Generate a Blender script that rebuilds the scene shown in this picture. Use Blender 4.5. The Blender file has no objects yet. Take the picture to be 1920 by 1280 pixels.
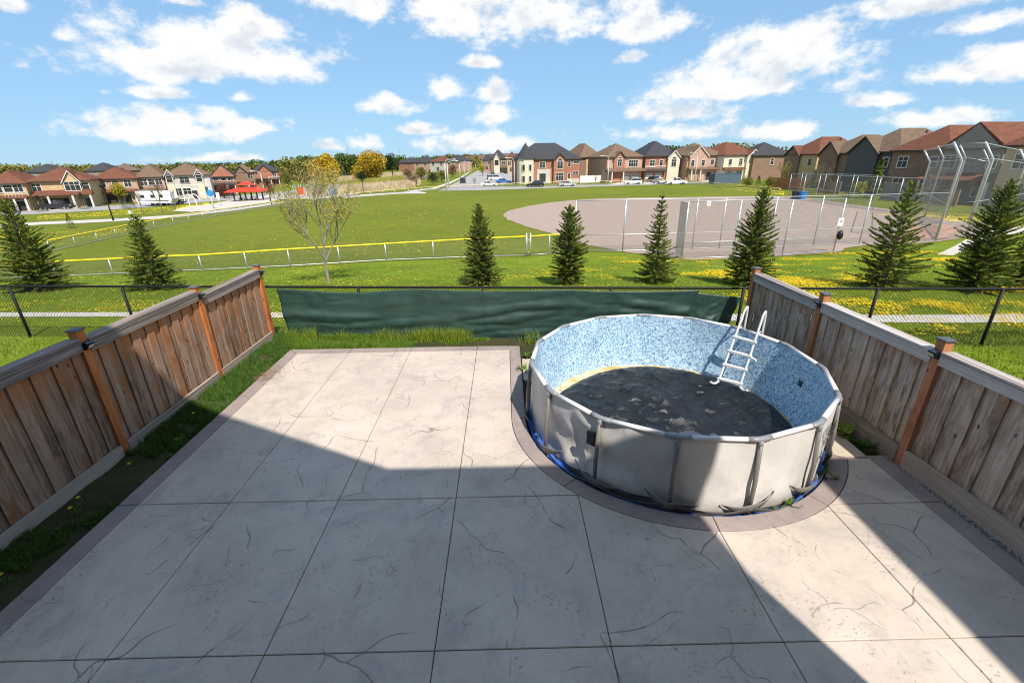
import bpy, bmesh, math, random
import numpy as np
from mathutils import Vector, Matrix, Euler
R = math.radians
rng = random.Random(7)
nr = np.random.RandomState(11)
scene = bpy.context.scene
COL = scene.collection

# ------------------------------------------------------------------ camera
CH, FPX = 4.3, 854.5
def cam_axes(yaw, pitch, roll):
    cy, sy, cp, sp = math.cos(yaw), math.sin(yaw), math.cos(pitch), math.sin(pitch)
    f = np.array([sy*cp, cy*cp, -sp]); r = np.array([cy, -sy, 0.0]); d = np.cross(f, r)
    cr, sr = math.cos(roll), math.sin(roll)
    return np.array([cr*r+sr*d, -sr*r+cr*d, f])
CM = cam_axes(R(.6187), R(22.056), R(.828))
cd = bpy.data.cameras.new('camera'); cam = bpy.data.objects.new('camera', cd); COL.objects.link(cam)
cd.sensor_width = 36; cd.lens = FPX/1920*36; cd.clip_start = .05; cd.clip_end = 5000
mw = Matrix.Identity(4)
for i in range(3):
    mw[i][0] = CM[0][i]; mw[i][1] = -CM[1][i]; mw[i][2] = -CM[2][i]
mw[2][3] = CH
cam.matrix_world = mw
scene.camera = cam

# ------------------------------------------------------------------ sun, exposure
SUN_EL, SUN_AZ = R(52.7), R(156.8)          # azimuth clockwise from +Y
sd = Vector((math.sin(SUN_AZ)*math.cos(SUN_EL), math.cos(SUN_AZ)*math.cos(SUN_EL), math.sin(SUN_EL)))
sl = bpy.data.lights.new('sun', 'SUN'); sl.energy = 4.6; sl.angle = R(.53); sl.color = (1, .93, .83)
so = bpy.data.objects.new('sun', sl); COL.objects.link(so); so.rotation_euler = sd.to_track_quat('Z', 'Y').to_euler()
so.location = (30, -40, 60)
vs = scene.view_settings
vs.view_transform = 'Standard'; vs.look = 'None'; vs.gamma = 1; vs.exposure = .58; vs.use_curve_mapping = False
scene.render.engine = 'CYCLES'
scene.cycles.use_denoising = True; scene.cycles.filter_width = 1.1
scene.cycles.max_bounces = 7; scene.cycles.transparent_max_bounces = 12

# ------------------------------------------------------------------ world: sky with cumulus clouds
w = bpy.data.worlds.new('World'); scene.world = w; w.use_nodes = True
def world_sky():
    nt = w.node_tree; N = nt.nodes; L = nt.links; N.clear()
    def nd(t, **k):
        n = N.new(t)
        for a, b in k.items(): setattr(n, a, b)
        return n
    def put(s, v):
        if hasattr(v, 'is_output'): L.new(v, s)
        else: s.default_value = v
    def ma(op, a, b=None, c=None, clamp=False):
        n = nd('ShaderNodeMath', operation=op, use_clamp=clamp); put(n.inputs[0], a)
        if b is not None: put(n.inputs[1], b)
        if c is not None: put(n.inputs[2], c)
        return n.outputs[0]
    def vm(op, a, b=None, c=None):
        n = nd('ShaderNodeVectorMath', operation=op); put(n.inputs[0], a)
        if b is not None: put(n.inputs[1], b)
        if c is not None: put(n.inputs[2], c)
        return n.outputs['Value'] if op == 'LENGTH' else n.outputs[0]
    sky = nd('ShaderNodeTexSky', sky_type='NISHITA'); sky.sun_disc = False
    sky.sun_elevation = SUN_EL; sky.sun_rotation = SUN_AZ; sky.altitude = 200
    sky.air_density = 1.0; sky.dust_density = .0; sky.ozone_density = 2.0
    tc = nd('ShaderNodeTexCoord'); sp = nd('ShaderNodeSeparateXYZ'); L.new(tc.outputs['Generated'], sp.inputs[0])
    az = ma('MULTIPLY', ma('ARCTAN2', sp.outputs[0], sp.outputs[1]), 180/math.pi)
    el = ma('MULTIPLY', ma('ARCSINE', sp.outputs[2]), 180/math.pi)
    cb = nd('ShaderNodeCombineXYZ'); L.new(az, cb.inputs[0]); L.new(el, cb.inputs[1]); ae = cb.outputs[0]
    def fbm(vec, scale, detail, rough=.6, dist=0):
        n = nd('ShaderNodeTexNoise', noise_dimensions='2D'); put(n.inputs['Vector'], vec)
        n.inputs['Scale'].default_value = scale; n.inputs['Detail'].default_value = detail
        n.inputs['Roughness'].default_value = rough; n.inputs['Distortion'].default_value = dist
        return n.outputs['Fac']
    wv = vm('MULTIPLY', ae, (1, 1.6, 1))
    n1 = fbm(wv, .17, 7, .62)
    n2 = fbm(vm('ADD', wv, (37, 11, 0)), .55, 4, .62)
    # clouds in view: pixel centre, half width, half height up
    C = [(395,88,190,72),(470,60,115,52),(300,125,180,52),(120,68,34,24),(500,125,110,45),
         (290,245,150,36),(345,222,110,30),(300,178,70,16),(455,183,40,17),(470,240,60,22),
         (1000,40,240,62),(830,15,120,50),(1210,55,90,40),(660,8,90,40),
         (715,200,65,24),(840,168,40,30),(895,120,42,13),(935,180,48,28),(935,218,65,26),
         (780,246,55,14),(900,272,120,24),(690,268,38,22),(615,275,34,14),
         (1450,115,195,62),(1500,75,160,42),(1310,160,90,38),(1400,165,180,34),(1280,215,85,26),
         (1290,250,140,22),(1430,250,90,22),(1640,190,75,16),
         (1840,135,140,38),(1890,105,90,30),(1740,225,80,22),(1740,10,170,38),(1830,50,110,26),(1180,112,40,16),(20,10,38,26),(350,6,50,14),
         (400,302,90,14)]
    acc = None
    for (cx, cy, hw, hh) in C:
        d = CM.T @ np.array([(cx-960)/FPX, (cy-640)/FPX, 1]); d /= np.linalg.norm(d)
        a = math.degrees(math.atan2(d[0], d[1])); e = math.degrees(math.asin(d[2]))
        k = 180/math.pi/FPX*(FPX/math.hypot(FPX, math.hypot(cx-960, cy-640)))**1.0
        iw, ih = 1/(hw*k*1.12), 1/(hh*k*1.15)
        v = vm('MULTIPLY_ADD', ae, (iw, ih, 0), (-a*iw, -e*ih, 0))
        m = vm('MINIMUM', v, (9, 0, 0)); m = vm('MULTIPLY', m, (0, .75, 0))
        b = ma('SUBTRACT', 1, vm('LENGTH', vm('ADD', v, m)))
        acc = b if acc is None else ma('SMOOTH_MAX', acc, b, .12)
    # the same kind of clouds all round, outside the part of the sky placed above
    gen = fbm(vm('ADD', vm('MULTIPLY', ae, (1, 2.2, 1)), (5, 90, 0)), .045, 3, .5)
    out = ma('GREATER_THAN', ma('MAXIMUM', ma('SUBTRACT', ma('ABSOLUTE', az), 52), ma('SUBTRACT', el, 24)), 0)
    gen = ma('SUBTRACT', ma('MULTIPLY', ma('SUBTRACT', gen, .53), 5), ma('MULTIPLY', ma('SUBTRACT', 1, out), 9))
    acc = ma('MAXIMUM', acc, gen)
    dens = ma('ADD', acc, ma('MULTIPLY', ma('SUBTRACT', n1, .56), 2.3))
    dens = ma('ADD', dens, ma('MULTIPLY', ma('SUBTRACT', n2, .5), .75))
    mr = nd('ShaderNodeMapRange', interpolation_type='SMOOTHSTEP'); L.new(dens, mr.inputs[0])
    mr.inputs[1].default_value = -.16; mr.inputs[2].default_value = .56
    alpha = ma('MULTIPLY', mr.outputs[0], ma('GREATER_THAN', el, .0))
    # softer grey undersides: less cloud above a point than at it means a lit top
    n1u = fbm(vm('ADD', wv, (0, 1.9, 0)), .17, 4, .55)
    sh = ma('ADD', ma('MULTIPLY', ma('SUBTRACT', n1u, n1), 1.5), ma('MULTIPLY', dens, .22))
    mr2 = nd('ShaderNodeMapRange', interpolation_type='SMOOTHSTEP'); L.new(sh, mr2.inputs[0])
    mr2.inputs[1].default_value = .02; mr2.inputs[2].default_value = .50
    cc = nd('ShaderNodeMix', data_type='RGBA'); L.new(mr2.outputs[0], cc.inputs[0])
    cc.inputs[6].default_value = (6.9, 6.9, 6.9, 1); cc.inputs[7].default_value = (4.9, 5.25, 5.75, 1)
    gm = nd('ShaderNodeGamma'); L.new(sky.outputs[0], gm.inputs[0]); gm.inputs[1].default_value = .3   # even, hazy-bright spring sky
    hs = nd('ShaderNodeMix', data_type='RGBA', blend_type='MULTIPLY'); hs.inputs[0].default_value = 1.0; L.new(gm.outputs[0], hs.inputs[6]); hs.inputs[7].default_value = (1.58, 2.50, 3.46, 1)
    mx = nd('ShaderNodeMix', data_type='RGBA'); L.new(alpha, mx.inputs[0]); L.new(hs.outputs[2], mx.inputs[6]); L.new(cc.outputs[2], mx.inputs[7])
    bg = nd('ShaderNodeBackground'); L.new(mx.outputs[2], bg.inputs[0]); bg.inputs[1].default_value = .1
    o = nd('ShaderNodeOutputWorld'); L.new(bg.outputs[0], o.inputs[0])
world_sky(); w.cycles.sampling_method = 'NONE'

# ------------------------------------------------------------------ terrain function and pixel helpers
YK = [-60,11,12,14,16,18,20,22,24,26,28,30,33,37,45,60,90,130,200,900]
ZK = [-.15,-.15,-.17,-.3,-.5,-.72,-.96,-1.2,-1.44,-1.66,-1.84,-1.97,-2.1,-2.2,-2.35,-2.55,-2.95,-3.4,-3.7,-4.5]
XK = [-900,-130,-60,-20,900]; XZ = [-2.1,-2.0,-1.0,0,0]
def tz(X, Y): return float(np.interp(Y, YK, ZK)+np.interp(X, XK, XZ))
def ray(x, y): return CM.T @ np.array([(x-960)/FPX, (y-640)/FPX, 1.0])
def gp(x, y):                                    # the ground point that shows at photo pixel x, y
    d = ray(x, y); lo, t = 1.0, 2.0
    while t < 4000 and CH+d[2]*t > tz(d[0]*t, d[1]*t): lo = t; t *= 1.03
    hi = t
    for _ in range(36):
        m = (lo+hi)/2
        if CH+d[2]*m < tz(d[0]*m, d[1]*m): hi = m
        else: lo = m
    P = d*hi; return Vector((P[0], P[1], tz(P[0], P[1])))
def gz(x, y, z=0.0):
    d = ray(x, y); t = (z-CH)/d[2]; return Vector((d[0]*t, d[1]*t, z))
def hat(P, x, y):                                # height over P of the pixel x, y
    d = ray(x, y); t = (P[0]*d[0]+P[1]*d[1])/(d[0]**2+d[1]**2); return CH+d[2]*t-P[2]
def ppm(P): return FPX/float(CM[2] @ (np.array(P)-[0, 0, CH]))

# ------------------------------------------------------------------ materials
MATS = {}
def srgb(r, g, b): return tuple(((c/255)/12.92 if c/255 <= .04045 else ((c/255+.055)/1.055)**2.4) for c in (r, g, b))
class NT:
    def __init__(s, name):
        s.m = bpy.data.materials.new(name); s.m.use_nodes = True; s.t = s.m.node_tree; s.N = s.t.nodes; s.L = s.t.links
        s.b = s.N['Principled BSDF']; MATS[name] = s.m; s._p = None
    def put(s, k, v):
        if hasattr(v, 'is_output'): s.L.new(v, k)
        else: k.default_value = (*v, 1) if (isinstance(v, tuple) and len(v) == 3 and k.type == 'RGBA') else v
    def nd(s, t, ins={}, **k):
        n = s.N.new(t)
        for a, b in k.items(): setattr(n, a, b)
        for a, b in ins.items(): s.put(n.inputs[a], b)
        return n
    def pos(s):
        if s._p is None: s._p = s.nd('ShaderNodeTexCoord').outputs['Object']
        return s._p
    def ma(s, op, a, b=0.0, c=0.0, clamp=False): return s.nd('ShaderNodeMath', {0: a, 1: b, 2: c}, operation=op, use_clamp=clamp).outputs[0]
    def noise(s, scale, detail=4, rough=.55, vec=None, dist=0):
        return s.nd('ShaderNodeTexNoise', {'Vector': vec if vec is not None else s.pos(), 'Scale': scale, 'Detail': detail, 'Roughness': rough, 'Distortion': dist}).outputs['Fac']
    def vmul(s, v): return s.nd('ShaderNodeVectorMath', {0: s.pos(), 1: v}, operation='MULTIPLY').outputs[0]
    def ramp(s, f, a, b, lo=0.0, hi=1.0): return s.nd('ShaderNodeMapRange', {0: f, 1: a, 2: b, 3: lo, 4: hi}, interpolation_type='SMOOTHSTEP').outputs[0]
    def mix(s, f, a, b, bt='MIX'):
        n = s.nd('ShaderNodeMix', {0: f}, data_type='RGBA', blend_type=bt); s.put(n.inputs[6], a); s.put(n.inputs[7], b); return n.outputs[2]
    def rnd(s): return s.nd('ShaderNodeObjectInfo').outputs['Random']
    def bump(s, h, st=.3, dist=.01): s.L.new(s.nd('ShaderNodeBump', {'Height': h, 'Strength': st, 'Distance': dist}).outputs[0], s.b.inputs['Normal'])
    def out(s, col, rough=.8, spec=.3, metal=0.0):
        s.put(s.b.inputs['Base Color'], col); s.put(s.b.inputs['Roughness'], rough); s.b.inputs['Specular IOR Level'].default_value = spec; s.b.inputs['Metallic'].default_value = metal
        return s.m
def sc(c, k): return tuple(min(.95, x*k) for x in c)
def mat(name, col, rough=.7, var=.15, scale=3, bump=0, bscale=40, spec=.3, rnd=0, metal=0.0):
    if name in MATS: return MATS[name]
    n = NT(name); c = n.mix(n.noise(scale), sc(col, 1-var), sc(col, 1+var))
    if rnd: c = n.mix(1.0, c, n.nd('ShaderNodeCombineColor', {0: n.ma('MULTIPLY_ADD', n.rnd(), rnd*2, 1-rnd), 1: n.ma('MULTIPLY_ADD', n.rnd(), rnd*2, 1-rnd), 2: n.ma('MULTIPLY_ADD', n.rnd(), rnd*2, 1-rnd)}).outputs[0], 'MULTIPLY')
    if bump: n.bump(n.noise(bscale), bump)
    return n.out(c, rough, spec, metal)

def m_concrete(name, base, vein):
    n = NT(name)
    big = n.noise(.55, 5, .6); mid = n.noise(3.2, 6, .65); fine = n.noise(38, 5, .7)
    c = n.mix(n.ramp(big, .3, .7), sc(base, .86), sc(base, 1.1))
    c = n.mix(n.ma('MULTIPLY', n.ramp(mid, .45, .75), .42), c, sc(base, .66))
    c = n.mix(n.ma('MULTIPLY', n.ramp(fine, .5, .75), .42), c, sc(base, .68))
    br = n.noise(7, 7, .75, vec=n.vmul((1, .45, 1)), dist=.8); c = n.mix(n.ma('MULTIPLY', n.ramp(br, .52, .72), .40), c, sc(base, .62))
    c = n.mix(n.ma('MULTIPLY', n.ramp(n.noise(.9, 6, .7, vec=n.vmul((1.0, 1.7, 1))), .55, .75), .35), c, (base[0]*1.12, base[1]*1.14, base[2]*1.18))
    # bluish-grey release stain
    st = n.noise(1.3, 6, .7, dist=.6)
    c = n.mix(n.ma('MULTIPLY', n.ramp(st, .48, .70), .62), c, (base[0]*.62, base[1]*.65, base[2]*.72))
    # stamped slate veins: the warped edges of large cells, broken up
    wp = n.nd('ShaderNodeVectorMath', {0: n.pos(), 1: n.nd('ShaderNodeVectorMath', {0: n.nd('ShaderNodeTexNoise', {'Vector': n.pos(), 'Scale': 1.1, 'Detail': 2.0, 'Roughness': .5}).outputs['Color'], 1: (.72, .72, 0)}, operation='MULTIPLY').outputs[0]}, operation='ADD').outputs[0]
    def vline(scale, wd, lo, hi, msc):
        e = n.nd('ShaderNodeTexVoronoi', {'Vector': wp, 'Scale': scale}, feature='DISTANCE_TO_EDGE', voronoi_dimensions='2D').outputs['Distance']
        return n.ma('MULTIPLY', n.ramp(n.ma('SUBTRACT', e, n.ma('MULTIPLY', n.noise(55, 2), wd*.8)), 0, wd, 1, 0), n.ramp(n.noise(msc, 3, .6), lo, hi))
    v = n.ma('MAXIMUM', vline(.8, .0065, .475, .56, 1.15), n.ma('MULTIPLY', vline(1.7, .009, .515, .61, 1.6), .75))
    pit = n.ma('MULTIPLY', n.ramp(n.noise(24, 3, .6), .58, .66), n.ramp(n.noise(1.7, 3), .48, .64)); v = n.ma('MAXIMUM', v, n.ma('MULTIPLY', pit, .8))
    c = n.mix(n.ma('MULTIPLY', v, vein), c, sc(base, .30))
    h = n.ma('SUBTRACT', n.ma('MULTIPLY', mid, .5), v); n.bump(h, .35, .008)
    return n.out(c, n.ramp(mid, .2, .8, .62, .82), .3)
m_concrete('concrete', (.50, .428, .365), .74)
m_concrete('concrete_band', (.30, .245, .225), .3)
m_concrete('concrete_plain', (.47, .40, .31), .15)

def m_wood(name, a, b, orange, amt, topz, gs=(34, 34, 1.1)):
    n = NT(name); r = n.rnd()
    gv = n.nd('ShaderNodeVectorMath', {0: n.vmul(gs), 1: n.nd('ShaderNodeCombineXYZ', {0: n.ma('MULTIPLY', r, 60), 1: n.ma('MULTIPLY', r, 91), 2: n.ma('MULTIPLY', r, 40)}).outputs[0]}, operation='ADD').outputs[0]
    g = n.noise(1.0, 6, .65, vec=gv, dist=.35); p = n.noise(3.0, 4, .6, vec=n.nd('ShaderNodeVectorMath', {0: gv, 1: (.09, .09, .8)}, operation='MULTIPLY').outputs[0])
    c = n.mix(n.ramp(g, .3, .7), a, b)
    c = n.mix(n.ramp(p, .42, .7), c, sc(a, .62))
    c = n.mix(n.ma('MULTIPLY', n.ramp(n.ma('FRACT', n.ma('MULTIPLY', r, 7.3)), .3, 1), .5), c, sc(b, 1.2))
    z = n.nd('ShaderNodeSeparateXYZ', {0: n.nd('ShaderNodeTexCoord').outputs['Generated']}).outputs[2]
    og = n.ma('MULTIPLY', n.ramp(n.ma('ADD', z, n.ma('MULTIPLY', n.ma('SUBTRACT', p, .5), 1.0)), topz, 1.05), amt)
    og = n.ma('MAXIMUM', og, n.ma('MULTIPLY', n.ramp(n.ma('ADD', p, n.ma('MULTIPLY', r, .25)), .62, .82), amt*.6))
    c = n.mix(og, c, orange)
    kn = n.nd('ShaderNodeTexVoronoi', {'Vector': n.nd('ShaderNodeVectorMath', {0: gv, 1: (.16, .16, 2.3)}, operation='MULTIPLY').outputs[0], 'Scale': 1.0}, feature='F1').outputs['Distance']
    c = n.mix(n.ramp(kn, .05, .12, .85, 0), c, (.03, .02, .015))
    n.bump(g, .45, .006)
    return n.out(c, .82, .2)
m_wood('board_left', (.145, .087, .056), (.355, .24, .172), (.42, .16, .045), .8, .5)
m_wood('board_right', (.22, .165, .13), (.47, .385, .32), (.36, .16, .07), .5, .7)
m_wood('rail_grey', (.14, .115, .1), (.34, .29, .26), (.28, .16, .09), .2, .9, (34, 1.1, 34))
m_wood('rail_right', (.24, .215, .195), (.48, .44, .41), (.3, .2, .12), .15, .95, (34, 1.1, 34))
m_wood('post_orange', (.34, .11, .035), (.52, .19, .065), (.56, .2, .05), .5, .2)
m_wood('post_right', (.30, .12, .06), (.44, .21, .12), (.42, .17, .07), .5, .2)
m_wood('kick', (.2, .16, .13), (.42, .36, .31), (.3, .2, .12), .2, .9, (34, 1.1, 34))

def m_grass(name, a, b, dry, dryamt, sc1=.35):
    n = NT(name)
    big = n.noise(sc1, 4, .6); mid = n.noise(.75, 6, .75); sm = n.noise(2.6, 5, .75); fine = n.noise(9, 6, .75); blade = n.noise(60, 4, .7)
    c = n.mix(n.ramp(big, .3, .7), a, b)
    c = n.mix(n.ma('MULTIPLY', n.ramp(n.noise(.3, 6, .7), .48, .72), dryamt), c, dry)
    c = n.mix(n.ma('MULTIPLY', n.ramp(mid, .42, .7), .42), c, sc(a, .55))
    c = n.mix(n.ma('MULTIPLY', n.ramp(sm, .5, .72), .5), c, sc(a, .48))
    c = n.mix(n.ma('MULTIPLY', n.ramp(n.noise(1.9, 6, .8), .54, .74), .5), c, sc(b, 1.55))
    c = n.mix(n.ma('MULTIPLY', n.ramp(fine, .45, .8), .5), c, sc(a, .5))
    c = n.mix(n.ma('MULTIPLY', n.ramp(blade, .5, .75), .5), c, sc(b, 1.5))
    n.bump(n.ma('ADD', fine, blade), .7, .04)
    return n.out(c, .9, .1)
m_grass('lawn', (.118, .172, .012), (.185, .245, .017), (.25, .24, .05), .45)
m_grass('field', (.116, .146, .013), (.158, .180, .016), (.20, .165, .035), .6, .05)
m_grass('soil', (.045, .05, .02), (.07, .065, .03), (.11, .085, .05), .6, 1.2)
mat('blade_a', (.10, .175, .014), .6, .35, 6, spec=.25, rnd=0)
mat('blade_b', (.165, .225, .018), .6, .35, 6, spec=.25)
mat('blade_yard', (.055, .115, .013), .55, .45, 5, spec=.3)
mat('dandelion', (.85, .60, .012), .7, .1, 8)
mat('seedhead', (.7, .7, .66), .9, .1, 8)
mat('black_metal', (.009, .009, .010), .6, .2, 5, spec=.25)
mat('galv', (.50, .52, .54), .38, .1, 6, metal=.55)
mat('wire', (.15, .16, .16), .5, .1, 3, metal=.2)
mat('yellow_cap', (.86, .62, .02), .45, .06, 2)
mat('yellow_cap_old', (.80, .60, .18), .5, .08, 2)
mat('clay', (.315, .24, .197), .95, .10, 1.5, bump=.3, bscale=12)
mat('clay_red', (.42, .25, .185), .95, .12, 1.5)
mat('asphalt', (.30, .285, .28), .9, .10, .4, bump=.2, bscale=30)
mat('paving', (.47, .43, .385), .85, .08, .5)
mat('gravel_light', (.52, .49, .46), .95, .35, 30, bump=.8, bscale=45)
mat('white_paint', (.78, .78, .76), .45, .05, 4)
mat('glass_dark', (.03, .035, .045), .06, .2, 1, spec=.8)
mat('trim_white', (.62, .59, .54), .6, .05, 3)
mat('trim_dark', (.05, .045, .04), .6, .1, 3)
mat('rubber', (.015, .015, .016), .8, .2, 8)
mat('chrome', (.6, .6, .62), .25, .1, 5, metal=.9)
mat('bark', (.16, .12, .09), .9, .35, 14, bump=.6, bscale=25)
mat('bark_grey', (.24, .205, .17), .9, .35, 14, bump=.6, bscale=25)

def m_brick(name, a, b, mortar, s=4.0):
    n = NT(name); sp = n.nd('ShaderNodeSeparateXYZ', {0: n.pos()})
    v = n.nd('ShaderNodeCombineXYZ', {0: n.ma('ADD', sp.outputs[0], sp.outputs[1]), 1: sp.outputs[2]}).outputs[0]
    br = n.nd('ShaderNodeTexBrick', {'Vector': v, 'Color1': a, 'Color2': b, 'Mortar': mortar, 'Scale': s, 'Mortar Size': .018, 'Bias': 0.0, 'Brick Width': .9, 'Row Height': .3})
    c = n.mix(n.ramp(n.noise(.8, 4), .35, .7), br.outputs['Color'], n.mix(.25, br.outputs['Color'], sc(a, .7)))
    n.bump(br.outputs['Fac'], -.3, .02)
    return n.out(c, .9, .15)
m_brick('brick_red', (.30, .105, .06), (.42, .16, .09), (.45, .38, .32))
m_brick('brick_pink', (.42, .24, .17), (.52, .32, .24), (.5, .44, .38))
m_brick('brick_tan', (.46, .31, .155), (.60, .43, .235), (.55, .46, .34))
m_brick('brick_brown', (.19, .115, .075), (.28, .175, .12), (.32, .26, .2))
m_brick('brick_grey', (.21, .19, .17), (.30, .27, .235), (.33, .3, .27))
m_brick('stone_pale', (.46, .42, .37), (.60, .55, .49), (.5, .47, .42), 1.8)
m_brick('stucco', (.62, .56, .43), (.64, .58, .45), (.62, .56, .43), 1.0)
def m_roof(name, a):
    n = NT(name); sp = n.nd('ShaderNodeSeparateXYZ', {0: n.pos()})
    v = n.nd('ShaderNodeCombineXYZ', {0: n.ma('ADD', sp.outputs[0], n.ma('MULTIPLY', sp.outputs[1], .3)), 1: n.ma('MULTIPLY', sp.outputs[2], 1.6)}).outputs[0]
    br = n.nd('ShaderNodeTexBrick', {'Vector': v, 'Color1': sc(a, .86), 'Color2': sc(a, 1.15), 'Mortar': sc(a, .55), 'Scale': 3.2, 'Mortar Size': .03, 'Brick Width': 1.0, 'Row Height': .8})
    c = n.mix(n.ma('MULTIPLY', n.ramp(n.noise(1.2, 5), .4, .75), .45), br.outputs['Color'], sc(a, .75))
    return n.out(c, .92, .12)
m_roof('roof_red', (.155, .066, .042)); m_roof('roof_brown', (.165, .11, .075)); m_roof('roof_char', (.055, .056, .062)); m_roof('roof_taupe', (.15, .105, .074))

# ------------------------------------------------------------------ mesh and object helpers
class MB:
    def __init__(s): s.v = []; s.f = []
    def add(s, vs, fs):
        k = len(s.v); s.v.extend([tuple(p) for p in vs]); s.f.extend([tuple(i+k for i in f) for f in fs])
    def box(s, x0, x1, y0, y1, z0, z1):
        s.add([(x0,y0,z0),(x1,y0,z0),(x1,y1,z0),(x0,y1,z0),(x0,y0,z1),(x1,y0,z1),(x1,y1,z1),(x0,y1,z1)],
              [(0,3,2,1),(4,5,6,7),(0,1,5,4),(1,2,6,5),(2,3,7,6),(3,0,4,7)])
    def beam(s, a, b, w, h, up=(0,0,1)):
        a, b, up = Vector(a), Vector(b), Vector(up); d = (b-a).normalized(); x = d.cross(up)
        if x.length < 1e-5: x = d.cross(Vector((1,0,0)))
        x.normalize(); u = x.cross(d).normalized(); x = x*(w/2); u = u*(h/2)
        s.add([a-x-u, a+x-u, a+x+u, a-x+u, b-x-u, b+x-u, b+x+u, b-x+u], [(0,1,2,3),(7,6,5,4),(0,4,5,1),(1,5,6,2),(2,6,7,3),(3,7,4,0)])
    def tube(s, pts, r, n=8, cap=True, ry=None):
        pts = [Vector(p) for p in pts]; m = len(pts); rs = list(r) if hasattr(r, '__len__') else [r]*m
        prev = None; rings = []
        for i, p in enumerate(pts):
            d = (pts[min(i+1, m-1)]-pts[max(i-1, 0)]).normalized()
            if prev is None: x = d.cross(Vector((0,0,1))) if abs(d.z) < .95 else d.cross(Vector((1,0,0)))
            else: x = prev-d*prev.dot(d)
            x.normalize(); prev = x; y = d.cross(x)
            rings.append([p+x*(math.cos(2*math.pi*k/n)*rs[i])+y*(math.sin(2*math.pi*k/n)*(ry if ry else rs[i])) for k in range(n)])
        k0 = len(s.v)
        for q in rings: s.v.extend([tuple(a) for a in q])
        for i in range(m-1):
            for k in range(n):
                a = k0+i*n+k; b = k0+i*n+(k+1) % n; s.f.append((a, b, b+n, a+n))
        if cap and n > 2: s.f.append(tuple(k0+k for k in range(n))[::-1]); s.f.append(tuple(k0+(m-1)*n+k for k in range(n)))
    def prism(s, poly, z0, z1):
        n = len(poly); s.add([(x, y, z0) for x, y in poly]+[(x, y, z1) for x, y in poly],
            [tuple(range(n))[::-1], tuple(range(n, 2*n))]+[(i, (i+1) % n, (i+1) % n+n, i+n) for i in range(n)])
    def build(s, name, m, parent=None, smooth=False, loc=None):
        me = bpy.data.meshes.new(name)
        v = s.v
        if loc is not None:
            L = Vector(loc); v = [(p[0]-L.x, p[1]-L.y, p[2]-L.z) for p in v]
        me.from_pydata(v, [], s.f); me.update()
        if smooth: me.polygons.foreach_set('use_smooth', [True]*len(me.polygons))
        me.materials.append(MATS[m] if isinstance(m, str) else m)
        o = bpy.data.objects.new(name, me); COL.objects.link(o)
        if parent is not None: o.parent = parent
        elif loc is not None: o.location = loc
        return o
def tag(o, label=None, cat=None, group=None, kind=None):
    if label: o['label'] = label
    if cat: o['category'] = cat
    if group: o['group'] = group
    if kind: o['kind'] = kind
    return o
def thing(name, label, cat, loc=(0,0,0), rz=0.0, group=None, scale=1.0):
    o = bpy.data.objects.new(name, None); COL.objects.link(o); o.location = loc; o.rotation_euler = (0, 0, rz); o.scale = (scale,)*3
    o.empty_display_size = .3
    return tag(o, label, cat, group)
def copy_tree(o, parent=None):
    c = o.copy(); COL.objects.link(c); c.parent = parent
    for ch in o.children: copy_tree(ch, c)
    return c
def npmesh(name, V, F, m, parent=None, loc=None, smooth=False):
    V = np.asarray(V, dtype=np.float32); F = np.asarray(F, dtype=np.int32)
    if loc is not None: V = V-np.array(loc, dtype=np.float32)
    me = bpy.data.meshes.new(name); k = F.shape[1]
    me.vertices.add(len(V)); me.vertices.foreach_set('co', V.ravel())
    me.loops.add(F.size); me.loops.foreach_set('vertex_index', F.ravel())
    me.polygons.add(len(F)); me.polygons.foreach_set('loop_start', np.arange(0, F.size, k, dtype=np.int32))
    me.polygons.foreach_set('loop_total', np.full(len(F), k, dtype=np.int32))
    if smooth: me.polygons.foreach_set('use_smooth', np.ones(len(F), dtype=bool))
    me.update(calc_edges=True); me.materials.append(MATS[m])
    o = bpy.data.objects.new(name, me); COL.objects.link(o)
    if parent is not None: o.parent = parent
    elif loc is not None: o.location = loc
    return o
def grid_obj(name, fn, nu, nv, m, parent=None, loc=None, wrap=False, smooth=True):
    V = [fn(i/(nu if wrap else nu-1), j/(nv-1)) for i in range(nu) for j in range(nv)]
    F = [(i*nv+j, ((i+1) % nu)*nv+j, ((i+1) % nu)*nv+j+1, i*nv+j+1) for i in range(nu if wrap else nu-1) for j in range(nv-1)]
    return npmesh(name, V, F, m, parent, loc, smooth)
def fnoise(x, y, z=0.0): 
    from mathutils import noise
    return noise.noise(Vector((x, y, z)))
def sheet(name, pts, m, dz=.03, parent=None):
    """a sheet laid over the terrain, cut at the terrain's creases so that it follows it"""
    bm = bmesh.new(); f = bm.faces.new([bm.verts.new((p[0], p[1], 0)) for p in pts])
    ys = [p[1] for p in pts]; xs = [p[0] for p in pts]
    for y in YK:
        if min(ys) < y < max(ys): bmesh.ops.bisect_plane(bm, geom=bm.verts[:]+bm.edges[:]+bm.faces[:], plane_co=(0, y, 0), plane_no=(0, 1, 0))
    for x in XK:
        if min(xs) < x < max(xs): bmesh.ops.bisect_plane(bm, geom=bm.verts[:]+bm.edges[:]+bm.faces[:], plane_co=(x, 0, 0), plane_no=(1, 0, 0))
    bmesh.ops.triangulate(bm, faces=bm.faces[:])
    for v in bm.verts: v.co.z = tz(v.co.x, v.co.y)+dz
    for f in bm.faces:
        if f.normal.z < 0: f.normal_flip()
    bmesh.ops.recalc_face_normals(bm, faces=bm.faces[:])
    me = bpy.data.meshes.new(name); bm.to_mesh(me); bm.free(); me.materials.append(MATS[m])
    o = bpy.data.objects.new(name, me); COL.objects.link(o)
    if parent: o.parent = parent
    return o
def structure(o): o['kind'] = 'structure'; return o
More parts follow.
